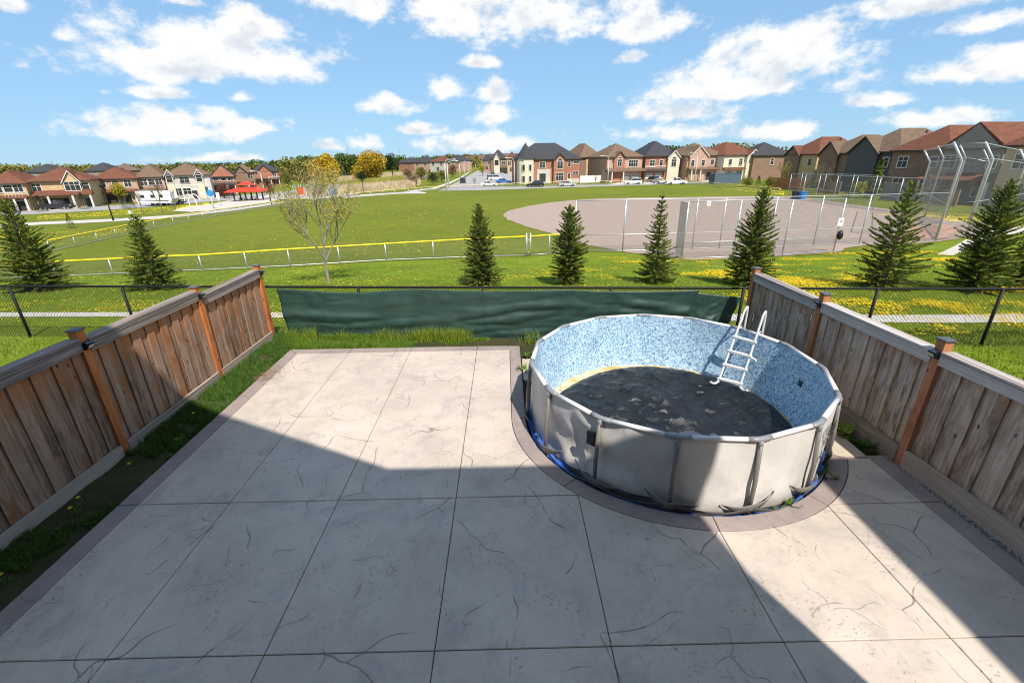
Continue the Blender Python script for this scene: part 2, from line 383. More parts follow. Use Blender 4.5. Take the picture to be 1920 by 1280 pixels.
def smooth_pts(P, n=6, closed=True):
    """Catmull-Rom through the points"""
    P = [Vector(p) for p in P]; out = []; m = len(P)
    for i in range(m if closed else m-1):
        a, b, c, d = (P[(i+k) % m] if closed else P[min(max(i+k, 0), m-1)] for k in (-1, 0, 1, 2))
        for k in range(n):
            t = k/n; out.append(.5*((2*b)+(c-a)*t+(2*a-5*b+4*c-d)*t*t+(3*b-a-3*c+d)*t**3))
    if not closed: out.append(P[-1])
    return out
# ================================================================== the ground
def build_terrain():
    xs = sorted(set([-900,-600,-400,-250,-200,-160,-130,-100,-80,-60,-45,-35,-28,-20,-12,-6.2,0,6.2,12,20,30,45,60,80,110,150,250,400,900]))
    ys = sorted(set(YK+[0,5,50,70,110,160,260,400]))
    V = [(x, y, tz(x, y)) for y in ys for x in xs]; n = len(xs)
    F = [(j*n+i, j*n+i+1, (j+1)*n+i+1, (j+1)*n+i) for j in range(len(ys)-1) for i in range(n-1)]
    structure(npmesh('ground', V, F, 'field'))
build_terrain()
# near lawn between the yards and the diamond, brighter and full of dandelions
nl = [(-60, 11.4), (60, 11.4)]
for px in [(1920,440),(1800,452),(1700,462),(1560,478),(1290,490),(1165,474),(990,482),(725,491),(545,502),(380,510),(213,517),(0,524)]:
    p = gp(*px); nl.append((p.x, p.y))
nl[0] = (nl[-1][0]-18, 11.4); nl[1] = (nl[2][0]+12, 11.4); nl.insert(2, (nl[1][0], nl[2][1]+6)); nl.append((nl[0][0], nl[-1][1]-2))
structure(sheet('grass_verge', nl, 'lawn', .012))
structure(sheet('neighbour_lawn', [(-30,-2),(-6.2,-2),(-6.2,11.45),(-30,11.45)], 'lawn', .008))
structure(sheet('neighbour_lawn', [(6.2,-2),(30,-2),(30,11.45),(6.2,11.45)], 'lawn', .008))
structure(sheet('gravel_path', [(-28,15.1),(-12,14.0),(0,12.9),(12,11.75),(26,11.2),(26,12.1),(12,12.55),(0,13.6),(-12,14.65),(-28,15.8)], 'gravel_light', .03))
inf = [(943,405),(955,396),(985,388),(1040,379),(1110,373.5),(1180,371.5),(1260,370.5),(1350,369),(1430,368),(1490,369),(1545,376),(1600,384),(1690,396),(1800,412),(1845,424),(1830,440),(1755,453),(1612,461),(1562,473),(1466,480),(1373,485),(1278,488),(1225,477),(1168,472),(1100,459),(1030,437),(975,421)]
ip = smooth_pts([gp(*q) for q in inf], 6); structure(sheet('infield', [(q.x+.35*fnoise(q.x*.6, q.y*.6, 1), q.y+.35*fnoise(q.x*.6, q.y*.6, 7)) for q in ip], 'clay', .03))
structure(sheet('home_plate_clay', [tuple(gp(*q)[:2]) for q in [(1660,440),(1700,425),(1770,420),(1800,432),(1775,447),(1700,452)]], 'clay_red', .06))
structure(sheet('paved_walk', [tuple(gp(*q)[:2]) for q in [(1755,478),(1790,462),(1815,447),(1860,432),(1960,420),(1960,432),(1880,442),(1840,455),(1810,470),(1785,480)]], 'paving', .04))
structure(sheet('park_path', [tuple(gp(*q)[:2]) for q in [(-60,424),(0,421),(77,416.5),(213,410.5),(326,403.5),(440,391),(500,382),(545,375.5),(548,377.5),(500,386),(440,395),(326,408.5),(213,415.5),(77,421.5),(0,427),(-60,431)]], 'paving', .03))
structure(sheet('plaza', [tuple(gp(*q)[:2]) for q in [(323,396),(340,390),(400,382),(440,374),(500,367),(560,364),(640,358),(676,362),(650,369),(590,374),(530,374),(480,384),(420,393),(360,398)]], 'paving', .05))
structure(sheet('park_path', [tuple(gp(*q)[:2]) for q in [(640,368),(700,364),(756,360.5),(775,356.5),(820,352.5),(826,353.5),(780,359),(800,361.5),(797,363.5),(745,364),(700,367.5),(645,372)]], 'paving', .05))
structure(sheet('side_street', [tuple(gp(*q)[:2]) for q in [(-80,402),(60,395),(200,386),(280,381),(420,369),(520,360),(640,349),(640,352.5),(520,366),(420,376),(280,388.5),(200,394),(60,402),(-80,409)]], 'asphalt', .03))
structure(sheet('street', [tuple(gp(*q)[:2]) for q in [(822,358),(846,347),(868,336),(884,326),(896,320),(922,319.5),(918,330),(908,342),(905,350),(1000,350.2),(1100,347.6),(1200,344.6),(1345,339.6),(1345,342.8),(1200,347.4),(1100,350.6),(1000,353.8),(896,357)]], 'asphalt', .03))
structure(sheet('driveway', [tuple(gp(*q)[:2]) for q in [(906,349),(968,344.5),(962,326),(930,322),(915,333)]], 'asphalt', .04))
for q in ([(1140,347),(1200,345),(1198,341.5),(1160,342.5)], [(1205,345),(1245,343.5),(1242,339),(1210,340.5)], [(1310,341),(1350,339.6),(1350,337),(1318,338.4)], [(1352,340),(1390,338.8),(1385,335.5),(1358,337.2)], [(72,398),(150,391),(140,387),(90,391)]): structure(sheet('driveway', [tuple(gp(*a)[:2]) for a in q], 'paving', .045))
structure(sheet('sidewalk', [tuple(gp(*q)[:2]) for q in [(806,354),(840,343),(862,333),(880,322),(883,322),(866,334),(844,345),(812,356)]], 'paving', .07))
n = NT('pond_water'); n.bump(n.noise(1.5, 3), .12, .05); n.out((.10, .13, .14), .08, .6)
structure(sheet('pond', [tuple(gp(*q)[:2]) for q in [(560,352),(640,345),(700,336),(760,329),(800,327),(805,334),(760,338),(700,347),(640,355),(570,362)]], 'pond_water', .1))

# ================================================================== patio
PC = Vector((2.76, 6.99)); RO, RI = 2.71, 2.46
def clip(poly, a, b, c):                      # keep a*x+b*y <= c
    out = []
    for i in range(len(poly)):
        p, q = poly[i], poly[(i+1) % len(poly)]; dp, dq = a*p[0]+b*p[1]-c, a*q[0]+b*q[1]-c
        if dp <= 0: out.append(p)
        if (dp < 0 < dq) or (dq < 0 < dp):
            t = dp/(dp-dq); out.append((p[0]+(q[0]-p[0])*t, p[1]+(q[1]-p[1])*t))
    return out
def area(p): return .5*sum(p[i][0]*p[(i+1) % len(p)][1]-p[(i+1) % len(p)][0]*p[i][1] for i in range(len(p)))
def inset(poly, d):
    q = []
    for p in poly:
        if not q or math.hypot(p[0]-q[-1][0], p[1]-q[-1][1]) > 1e-4: q.append(p)
    if math.hypot(q[0][0]-q[-1][0], q[0][1]-q[-1][1]) < 1e-4: q.pop()
    if area(q) < 0: q = q[::-1]
    out = []; n = len(q)
    for i in range(n):
        a, b, c = Vector(q[i-1]), Vector(q[i]), Vector(q[(i+1) % n]); e1 = (b-a).normalized(); e2 = (c-b).normalized()
        n1 = Vector((-e1.y, e1.x)); n2 = Vector((-e2.y, e2.x)); m = n1+n2
        if m.length < 1e-3: m = n1
        m = m/max(.3, (m.dot(n1))); out.append(tuple(b+m*d))
    return out
patio = bpy.data.objects.new('patio', None); COL.objects.link(patio); structure(patio); patio['label'] = 'pale stamped concrete patio with darker border and saw cut joints'
def slab(name, poly, m, gap=.005, z1=0.0, z0=-.14, parent=patio):
    p = inset(poly, gap); k = len(p); pi = inset(p, .006)
    if len(pi) != k: pi = p
    mb = MB(); mb.add([(x, y, z0) for x, y in p]+[(x, y, z1-.006) for x, y in p]+[(x, y, z1) for x, y in pi],
        [tuple(range(2*k, 3*k))]+[(i, (i+1) % k, (i+1) % k+k, i+k) for i in range(k)]+[(i+k, (i+1) % k+k, (i+1) % k+2*k, i+2*k) for i in range(k)])
    return mb.build(name, m, parent)
arc = lambda r, a0, a1, n: [(PC.x+r*math.cos(R(a0+(a1-a0)*i/n)), PC.y+r*math.sin(R(a0+(a1-a0)*i/n))) for i in range(n+1)]
YB = -.4
fld = [(-5.05, YB), (5.45, YB), (5.45, 5.66)]+arc(RO, -29.4, -180, 60)+[(.05, 10.08), (-5.05, 10.08)]
XJ = [-5.05, -3.81, -2.34, -.74, .93, 2.57, 4.17, 5.45]
for i in range(7):
    yj = [YB, 2.9, 4.98, 7.05, 10.1] if i < 5 else [YB, 2.9, 4.70, 10.1]
    for j in range(len(yj)-1):
        c = clip(clip(clip(clip(fld, 1, 0, XJ[i+1]), -1, 0, -XJ[i]), 0, 1, yj[j+1]), 0, -1, -yj[j])
        if len(c) > 2 and abs(area(c)) > .01: slab('patio_panel', c, 'concrete', .0045)
for a, b in ((YB, 2.9), (2.9, 4.98), (4.98, 7.05), (7.05, 10.08)): slab('border_panel', [(-5.32, a), (-5.05, a), (-5.05, b), (-5.32, b if b < 10 else 10.36)], 'concrete_band')
xb = [-5.05, -3.81, -2.34, -.74, .05]
for i in range(4): slab('border_panel', [(xb[i], 10.08), (xb[i+1], 10.08), (xb[i+1] if i < 3 else .30, 10.35 if i < 3 else 10.32), (xb[i] if i else -5.32, 10.36)], 'concrete_band')
slab('border_panel', [(.05, 6.99), (.30, 6.99), (.30, 10.32), (.05, 10.08)], 'concrete_band')
ad = [180, 222.5, 266, 301.5, 330.6]
for i in range(4):
    o_, i_ = arc(RO, ad[i], ad[i+1], 14), arc(RI, ad[i+1], ad[i], 14); slab('border_panel', o_+i_, 'concrete_band')
for a, b in ((YB, 2.9), (2.9, 4.7), (4.7, 5.72)): slab('border_panel', [(5.45, a), (5.72, a), (5.70, b), (5.45, b)], 'concrete_band')
slab('end_slab', arc(2.48, -29.0, -2.0, 12)+[(5.40, 6.75), (5.46, 6.2), (5.45, 5.68), (5.12, 5.68)], 'concrete_plain')
slab('end_slab', [(.32, 8.55), (.62, 8.42), (1.0, 9.15), (.95, 9.62), (.32, 9.62)], 'concrete_plain', z1=-.03)
mb = MB(); mb.prism([(-5.31, YB+.02), (5.69, YB+.02), (5.69, 5.7)]+arc(RI+.012, -29.4, -180, 50)+[(.29, 10.30), (-5.31, 10.34)], -.15, -.03)
mat('joint_dark', (.05, .047, .045), .95, .2, 5); mb.build('slab_base', 'joint_dark', patio)
# pit under the pool and soil round it
def soil_ring(u, v):
    a = 2*math.pi*u; r = .1+v*2.9; x, y = PC.x+r*math.cos(a), PC.y+r*math.sin(a)
    return (x, y, -.135+.02*fnoise(x*3, y*3))
mat('gravel_dark', (.16, .15, .145), .95, .6, 40, bump=.9, bscale=55)
def strip(name, x0, x1, y0, y1, nx, ny, zf, m):
    o = grid_obj(name, lambda u, v: (lambda x, y: (x, y, zf(x, y)))((x0(y0+(y1-y0)*v)+(x1(y0+(y1-y0)*v)-x0(y0+(y1-y0)*v))*u), y0+(y1-y0)*v), nx, ny, m); return structure(o)
LFX = lambda y: -6.04
RFX = lambda y: 5.66+(10.1-y)*.039
strip('grass_strip', lambda y: -6.06, lambda y: -5.31, YB, 11.6, 8, 90, lambda x, y: .075-.12*max(0, (x+5.9)/.6)**1.0+.03*fnoise(x*4, y*2.2), 'soil')
strip('soil_bed', lambda y: -5.35, lambda y: 6.1, 10.33, 11.5, 60, 8, lambda x, y: -.03-.06*(x > .3)+.03*fnoise(x*2, y*4), 'soil')
strip('soil_bed', lambda y: .25, lambda y: 5.9, 4.3, 10.4, 50, 50, lambda x, y: -.13 if (x-PC.x)**2+(y-PC.y)**2 < 2.44**2 else -.075+.025*fnoise(x*3, y*3), 'soil')
strip('gravel_strip', lambda y: 5.69, lambda y: RFX(y)+.02, YB, 5.75, 6, 60, lambda x, y: -.03+.015*fnoise(x*9, y*9), 'gravel_dark')

# ================================================================== wooden fences
def solar_light(p, nx, label):
    t = thing('solar_light', label, 'light', p, 0, 'solar lights on the fence posts')
    a = MB(); a.add([(0,-.055,-.05),(0,.055,-.05),(0,.055,.06),(0,-.055,.06),(nx*.05,-.055,-.045),(nx*.05,.055,-.045),(nx*.085,.055,.035),(nx*.085,-.055,.035)],
        [(0,1,2,3),(7,6,5,4),(0,4,5,1),(1,5,6,2),(2,6,7,3),(3,7,4,0)]); a.build('housing', 'black_metal', t)
    b = MB(); b.add([(nx*.062,-.042,-.03),(nx*.062,.042,-.03),(nx*.092,.042,.022),(nx*.092,-.042,.022)], [(0,1,2,3)] if nx > 0 else [(3,2,1,0)]); b.build('lens', 'lamp_lens', t)
    c = MB(); c.add([(nx*.004,-.045,.064),(nx*.004,.045,.064),(nx*.078,.045,.042),(nx*.078,-.045,.042)], [(0,1,2,3)] if nx < 0 else [(3,2,1,0)]); c.build('solar_cell', 'glass_dark', t)
mat('lamp_lens', (.5, .5, .35), .3, .1, 5); mat('cap_grey', (.10, .10, .11), .4, .1, 6)
def wood_fence(label, fx, posts, side, bm_, rm, pm, km, y0):
    """posts: (y, top z); cap z per panel; side: +1 if the yard lies at +x of the fence"""
    root = thing('wooden_fence', label, 'fence', (fx(8), 8, 0), 0, None); L = root.location
    tops = [p[1] for p in posts]
    for k, (y, z, cap) in enumerate(posts):
        x = fx(y)
        a = MB(); h = .062; a.box(x-h, x+h, y-h, y+h, -.12, z-.03)
        po = a.build('post', pm, root, loc=L)
        c = MB(); e = .078; c.add([(x-e,y-e,z-.03),(x+e,y-e,z-.03),(x+e,y+e,z-.03),(x-e,y+e,z-.03),(x-e,y-e,z-.008),(x+e,y-e,z-.008),(x+e,y+e,z-.008),(x-e,y+e,z-.008),(x,y,z+.012)],
            [(3,2,1,0),(0,1,5,4),(1,2,6,5),(2,3,7,6),(3,0,4,7),(4,5,8),(5,6,8),(6,7,8),(7,4,8)]); c.build('post_cap', 'cap_grey', po, loc=L)
        ya = posts[k-1][0]+.062 if k else y0; yb = y-.062
        zb = .16
        a = MB(); a.beam((fx(ya)-side*.01, ya, cap-.02), (fx(yb)-side*.01, yb, cap-.02), .19, .036); a.build('cap_board', rm, root, loc=L)
        a = MB(); a.beam((fx(ya)+side*.055, ya, cap-.122), (fx(yb)+side*.055, yb, cap-.122), .034, .135); a.build('fascia_board', rm, root, loc=L)
        a = MB(); a.beam((fx(ya)+side*.03, ya, cap-.062), (fx(yb)+side*.03, yb, cap-.062), .10, .03); a.build('top_rail', rm, root, loc=L)
        a = MB(); a.beam((fx(ya)+side*.05, ya, .08), (fx(yb)+side*.05, yb, .08), .045, .36); a.build('kick_board', km, root, loc=L)
        n = max(1, round((yb-ya)/.152)); wv = (yb-ya)/n
        for i in range(n):
            y1, y2 = ya+i*wv-.005, ya+(i+1)*wv+.005; off = side*((.011 if i % 2 else -.011)+rng.uniform(-.0015, .0015)); xm = fx((y1+y2)/2)+off
            a = MB(); z1 = cap-.05; tw = rng.uniform(-.001, .001)
            a.add([(xm-.009,y1,zb-.06),(xm+.009,y1,zb-.06),(xm+.009+tw,y2,zb-.06),(xm-.009+tw,y2,zb-.06),(xm-.009,y1,z1),(xm+.009,y1,z1),(xm+.009+tw,y2,z1),(xm-.009+tw,y2,z1)],
                [(0,3,2,1),(4,5,6,7),(0,1,5,4),(1,2,6,5),(2,3,7,6),(3,0,4,7)]); a.build('board', bm_, root, loc=L)
    return root
wood_fence('weathered brown board fence with orange posts along the left grass strip', LFX, [(3.55, 2.22, 2.05), (6.06, 2.16, 2.03), (8.66, 2.07, 1.99), (11.0, 1.97, 1.86)], 1, 'board_left', 'rail_grey', 'post_orange', 'kick', -.2)
wood_fence('greyish board fence with brown posts right of the pool', RFX, [(3.2, 2.04, 1.86), (5.53, 1.99, 1.82), (7.84, 1.96, 1.80), (10.06, 1.92, 1.80)], -1, 'board_right', 'rail_right', 'post_right', 'kick', -.2)
for y, z, l in ((6.06, 1.90, 'black solar light on the orange left fence post nearest the camera'), (8.66, 1.86, 'black solar light on the middle orange post of the left fence'), (11.0, 1.76, 'black solar light on the last left fence post by the green screen')):
    solar_light((LFX(y)+.064, y, z), 1, l)
for y, z, l in ((5.53, 1.76, 'black solar light on the right fence post nearest the camera'), (7.84, 1.74, 'black solar light on the right fence post behind the pool')):
    solar_light((RFX(y)-.064, y, z), -1, l)

# ================================================================== chain-link fences
def wires(P, hts, z0, step, r, name, m, parent, L):
    """diamond wire between the posts P (ground points) with heights hts"""
    V = []; F = []
    def wire(a, b):
        d = (b-a).normalized(); x = d.cross(Vector((0,0,1)))
        if x.length < 1e-4: return
        x = x.normalized()*r; u = x.cross(d).normalized()*r; k = len(V)
        for q in (a, b):
            V.append(tuple(q+x-L)); V.append(tuple(q-x*.5+u*.87-L)); V.append(tuple(q-x*.5-u*.87-L))
        F.extend([(k,k+1,k+4,k+3),(k+1,k+2,k+5,k+4),(k+2,k,k+3,k+5)])
    for i in range(len(P)-1):
        a, b = Vector(P[i]), Vector(P[i+1]); ln = (b-a).length; ha, hb = hts[i]-z0, hts[i+1]-z0; h = (ha+hb)/2
        pt = lambda s, t: a.lerp(b, s/ln)+Vector((0, 0, z0+t*(ha+(hb-ha)*s/ln)/h))
        n = int((ln+h)/step)
        for k in range(n+1):
            s = k*step-h
            for dr in (1, -1):
                s0, t0, s1, t1 = s, 0.0, s+h, h
                if s0 < 0: t0 = -s0; s0 = 0.0
                if s1 > ln: t1 -= s1-ln; s1 = ln
                if s1-s0 < .02: continue
                if dr > 0: wire(pt(s0, t0), pt(s1, t1))
                else: wire(pt(ln-s0, t0), pt(ln-s1, t1))
    return npmesh(name, V, F, m, parent) if V else None
FY = lambda x: 11.95-1.9*(x+13)/25
cl = thing('chain_link_fence', 'black chain link fence across the back of the yards', 'fence', (0, FY(0), -.15)); L = cl.location.copy()
cx = [-22.5, -19.4, -16.3, -13.2, -10.04, -6.9, -3.75, -.6, 2.55, 5.7, 8.77, 11.54, 14.7, 17.8, 20.9]
CP = [Vector((x, FY(x), -.15)) for x in cx]
for p in CP:
    a = MB(); a.tube([p-Vector((0,0,.2)), p+Vector((0,0,1.46))], .036, 10); a.build('post', 'black_metal', cl, True, L)
a = MB(); a.tube([p+Vector((0,0,1.45)) for p in CP], .031, 8); a.build('top_rail', 'black_metal', cl, True, L)
wires(CP, [1.47]*len(CP), .03, .085, .0042, 'wire_mesh', 'black_metal', cl, L)['kind'] = 'stuff'
# green privacy screens hung on it
n = NT('screen_green'); sv = n.noise(2.0, 4, .6)
c_ = n.mix(n.ramp(sv, .3, .7), (.017, .045, .038), (.028, .066, .055)); n.bump(n.noise(90, 3), .35, .004)
tr = n.nd('ShaderNodeBsdfTransparent'); mxs = n.nd('ShaderNodeMixShader', {0: .10}); n.out(c_, .50, .42)
wv_ = n.nd('ShaderNodeTexWave', {'Vector': n.pos(), 'Scale': 60.0})
n.L.new(n.b.outputs[0], mxs.inputs[1]); n.L.new(tr.outputs[0], mxs.inputs[2]); n.L.new(mxs.outputs[0], n.N['Material Output'].inputs[0])
def screen(name, label, x0t, x1t, x0b, x1b, ztop, zbot, seed, off, nu, amp=1.0):
    def fn(u, v):
        x = (x0b+(x1b-x0b)*u)*(1-v)+(x0t+(x1t-x0t)*u)*v
        sag = ztop(u); z = zbot+(sag-zbot)*v
        # long shallow sideways folds that hang from the tied points
        f = .022*math.sin(5.0*v+2.2*math.sin(u*6+seed))*math.sin(math.pi*v)+.05*fnoise(u*5+seed, v*5, 1)*math.sin(math.pi*min(1, v*1.2))
        f += .022*fnoise(u*14+seed, v*9, 4)*(1-v*.3)+.012*fnoise(u*40, v*6, 7)
        f += .03*math.sin((v*9-abs(u-.36)*9)*2.0)*math.exp(-((u-.55)/.16)**2)*math.sin(math.pi*v)+.03*math.sin((v*8-(1-u)*9)*2.2)*math.exp(-((u-.93)/.09)**2)*math.sin(math.pi*v)
        y = FY(x)-off-amp*abs(f)*1.15
        return (x, y, z)
    o = grid_obj(name, fn, nu, 40, 'screen_green', None, (0, FY(0), 0)); sm = o.modifiers.new('thickness', 'SOLIDIFY'); sm.thickness = .004
    return tag(o, label, 'screen')
screen('privacy_screen', 'long green mesh screen tied along the chain link fence behind the patio', -5.85, 4.66, -6.02+.25, 4.18, lambda u: 1.27-.10*abs(math.sin(3.0*math.pi*u*.98))**1.5*(u < .36)*1.0-.045*abs(math.sin(2*math.pi*(u-.36)/.64))*(u >= .36), -.12, 1.3, .05, 170)
screen('privacy_screen', 'shorter green mesh panel at the right end of the screen behind the ladder', 4.42, 5.66, 4.30, 5.30, lambda u: 1.14+.05*math.cos(u*3), -.1, 5.1, .034, 30)

# ================================================================== pool
ZB, ZT, PR = -.12, 1.075, 2.37
A0 = [-106.7+24*k for k in range(15)]
pool = thing('above_ground_pool', 'round above ground steel frame pool with pale grey outside and blue pebble liner', 'pool', (PC.x, PC.y, ZB)); PL = pool.location.copy()
n = NT('pool_wall'); c_ = n.mix(n.ramp(n.noise(1.6, 4), .35, .7), (.50, .48, .455), (.60, .58, .56)); c_ = n.mix(n.ma('MULTIPLY', n.ramp(n.noise(7, 4), .55, .8), .25), c_, (.33, .31, .29)); vs_ = n.noise(1.0, 5, .6, vec=n.vmul((9, 9, 1.3)), dist=.5); c_ = n.mix(n.ma('MULTIPLY', n.ramp(vs_, .55, .8), .22), c_, (.30, .275, .24)); zz_ = n.nd('ShaderNodeSeparateXYZ', {0: n.pos()}).outputs[2]; c_ = n.mix(n.ma('MULTIPLY', n.ramp(n.ma('ADD', zz_, n.ma('MULTIPLY', n.noise(4, 5), .3)), .42, .12), .45), c_, (.22, .19, .15)); n.bump(n.ma('ADD', n.noise(5, 4), vs_), .4, .02); n.out(c_, .5, .35)
n = NT('liner'); vo = n.nd('ShaderNodeTexVoronoi', {'Vector': n.pos(), 'Scale': 40.0}, feature='F1'); ve = n.nd('ShaderNodeTexVoronoi', {'Vector': n.pos(), 'Scale': 40.0}, feature='DISTANCE_TO_EDGE').outputs['Distance']
sp_ = n.nd('ShaderNodeSeparateColor', {0: vo.outputs['Color']}); pb = n.mix(n.ramp(sp_.outputs[0], .1, .8), (.30, .47, .60), (.56, .70, .76)); pb = n.mix(n.ramp(sp_.outputs[1], .74, .92), pb, (.10, .22, .40))
pb = n.mix(n.ramp(ve, .02, .09, .85, 0), pb, (.06, .17, .36)); n.out(pb, .45, .3)
mat('rail_white', (.62, .61, .60), .35, .06, 4, spec=.4); mat('connector_grey', (.21, .215, .23), .4, .1, 6, spec=.4); mat('leg_taupe', (.17, .16, .15), .42, .1, 5, spec=.4)
mat('strap_dark', (.085, .085, .085), .55, .15, 6); mat('black_plastic', (.012, .012, .013), .4, .2, 8, spec=.4)
def facet(a):                                     # 0 at a leg, 1 mid-panel, and radius of the 15-gon at that angle
    k = ((math.degrees(a)-A0[0]) % 24)/24; return math.sin(math.pi*k), PR*math.cos(R(12))/math.cos(R((k-.5)*24))
def wall(u, v):
    a = 2*math.pi*u; s, rp = facet(a); z = ZB+(ZT-.02-ZB)*v
    sag = (1-v)**2
    r = rp*v+(PR-.03)*(1-v)+s*.035*math.sin(math.pi*v)
    wv = fnoise(math.cos(a)*3.1, math.sin(a)*3.1, v*2.2); w2 = fnoise(math.cos(a)*9, math.sin(a)*9, v*3+4)
    r += .05*wv*(.3+sag)+.016*w2*(.5+sag)
    dg = math.degrees(a) % 360
    lf = math.exp(-((dg-218)/26)**2)              # the slack, dented stretch on the left front
    r += lf*(-.10*math.sin(2.6*v+.2)*math.sin(math.pi*min(1, v*1.15))+.05*fnoise(a*9, v*4, 9))
    r = min(r, 2.395)
    return (PC.x+r*math.cos(a), PC.y+r*math.sin(a), z)
grid_obj('outer_wall', wall, 240, 22, 'pool_wall', pool, PL, wrap=True)
def linerf(u, v):
    a = 2*math.pi*u; s, rp = facet(a); dg = math.degrees(a) % 360
    z = -.02+(ZT-.0+.02)*v
    r = (rp-.03)*v+2.12*(1-v)+.05*math.sin(math.pi*v)
    r -= .035*abs(fnoise(math.cos(a)*4, math.sin(a)*4, v*1.6))*(1-v*.6)
    for c, wd, dp in ((112, 6, .075), (70, 9, .045), (140, 10, .05), (20, 8, .03), (93, 4, .03)):
        r -= dp*math.exp(-((dg-c-14*(1-v))/wd)**2)*math.sin(math.pi*v)
    w = wall(u, v); rw = math.hypot(w[0]-PC.x, w[1]-PC.y)-.022
    r = min(r, rw)
    return (PC.x+r*math.cos(a), PC.y+r*math.sin(a), z)
grid_obj('liner', linerf, 240, 22, 'liner', pool, PL, wrap=True)
n = NT('stained_floor'); c_ = n.mix(n.ramp(n.noise(2.4, 5, .65), .35, .65), (.50, .30, .07), (.62, .52, .36)); c_ = n.mix(n.ramp(n.noise(5, 4), .58, .75), c_, (.16, .12, .06)); n.out(c_, .6, .3)
grid_obj('floor', lambda u, v: (PC.x+(.01+2.15*v)*math.cos(2*math.pi*u), PC.y+(.01+2.15*v)*math.sin(2*math.pi*u), -.015+.05*max(0, v-.8)), 60, 8, 'stained_floor', pool, PL, wrap=True)
def ring(a, r, z): return Vector((PC.x+r*math.cos(R(a)), PC.y+r*math.sin(R(a)), z))
for k in range(15):
    a, b = A0[k], A0[k]+24; pa, pb_ = ring(a, PR, ZT), ring(b, PR, ZT); d = (pb_-pa)
    m_ = MB(); m_.tube([pa+d*.145, pa+d*.5, pa+d*.855], .036, 10, ry=.030); m_.build('top_rail', 'rail_white', pool, True, PL)
    e = d.normalized(); d0 = (pa-ring(a-24, PR, ZT)).normalized()
    m_ = MB(); m_.tube([pa-d0*.155, pa-d0*.06, pa+(e-d0)*.012, pa+e*.06, pa+e*.155], .041, 10, ry=.035); co = m_.build('connector', 'connector_grey', pool, True, PL)
    lo, hi = ring(a, 2.425, ZB+.01), ring(a, PR+.012, ZT-.01); bl = ring(a, 2.432, .45)
    m_ = MB(); m_.tube([hi, bl, lo], .029, 10); m_.build('leg', 'leg_taupe', pool, True, PL)
    m_ = MB(); m_.tube([hi-Vector((0,0,.10)), hi], .034, 10); m_.build('leg_sleeve', 'connector_grey', co, True, PL)
def strap(u, v):
    a = 2*math.pi*u; s, rp = facet(a); dg = math.degrees(a)
    z0 = .085-.11*s*(.55+.45*math.sin(a*5+1)); hw = .042*(1-.45*s)
    z = max(ZB+.03, z0)+(v-.5)*2*hw
    r = 2.462+.03*s*math.sin(3*a)+(v-.5)*.02
    r = max(r, 2.43)
    return (PC.x+r*math.cos(a), PC.y+r*math.sin(a), z)
o = grid_obj('bottom_strap', strap, 240, 4, 'strap_dark', pool, PL, wrap=True); o.modifiers.new('t', 'SOLIDIFY').thickness = .006
for k in range(15):
    a = A0[k]; tv = Vector((-math.sin(R(a)), math.cos(R(a)), 0)); ov = Vector((math.cos(R(a)), math.sin(R(a)), 0)); up = 1 if k % 2 else -1
    def flap(u, v, a=a, tv=tv, ov=ov, up=up, k=k):
        t = (u-.5)*2; lift = .15+(.16 if t*up > 0 else .02)*abs(t)**1.6+.015*math.sin(5*t+k)
        c = ring(a, 2.47, lift-.06)-ov*(.10*t*t)+tv*(t*.36); hw = .062*(1-abs(t)**2.2)+.004
        return tuple(c+Vector((0,0,(v-.5)*2*hw))+ov*(.025*(v-.5)))
    o = grid_obj('foot_strap', flap, 18, 4, 'leg_taupe', pool, PL); o.modifiers.new('t', 'SOLIDIFY').thickness = .006
def skirt(u, v):
    a = 2*math.pi*u; dg = math.degrees(a) % 360; am = .10+.9*math.exp(-((dg-232)/22)**2)
    z = ZB+.005+v*(.07+am*.16*(.6+abs(fnoise(math.cos(a)*4, math.sin(a)*4, 3)))); w = wall(u, max(0, (z-ZB)/(ZT-ZB))); r = math.hypot(w[0]-PC.x, w[1]-PC.y)+.006+.035*am*abs(fnoise(math.cos(a)*9, math.sin(a)*9, v*2.5))
    return (PC.x+min(r, 2.42)*math.cos(a), PC.y+min(r, 2.42)*math.sin(a), z)
grid_obj('bottom_skirt', skirt, 300, 6, 'strap_dark', pool, PL, wrap=True)
def patch(ang, z, w_, h_, r, name, m):
    m_ = MB(); c = ring(ang, r, z); t_ = Vector((-math.sin(R(ang)), math.cos(R(ang)), 0))*w_/2; o_ = Vector((math.cos(R(ang)), math.sin(R(ang)), 0)); u_ = Vector((0,0,h_/2))
    m_.add([c-t_-u_-o_*.02, c+t_-u_-o_*.02, c+t_+u_-o_*.02, c-t_+u_-o_*.02, c-t_-u_+o_*.012, c+t_-u_+o_*.012, c+t_+u_+o_*.012, c-t_+u_+o_*.012], [(0,3,2,1),(4,5,6,7),(0,1,5,4),(1,2,6,5),(2,3,7,6),(3,0,4,7)])
    return m_.build(name, m, pool, False, PL)
patch(227.0, .72, .17, .2, 2.385, 'outlet_cover', 'black_plastic')
patch(-2, .62, .10, .10, 2.275, 'inlet_cover', 'black_plastic')
mat('print_black', (.03, .03, .035), .5, .1, 5)
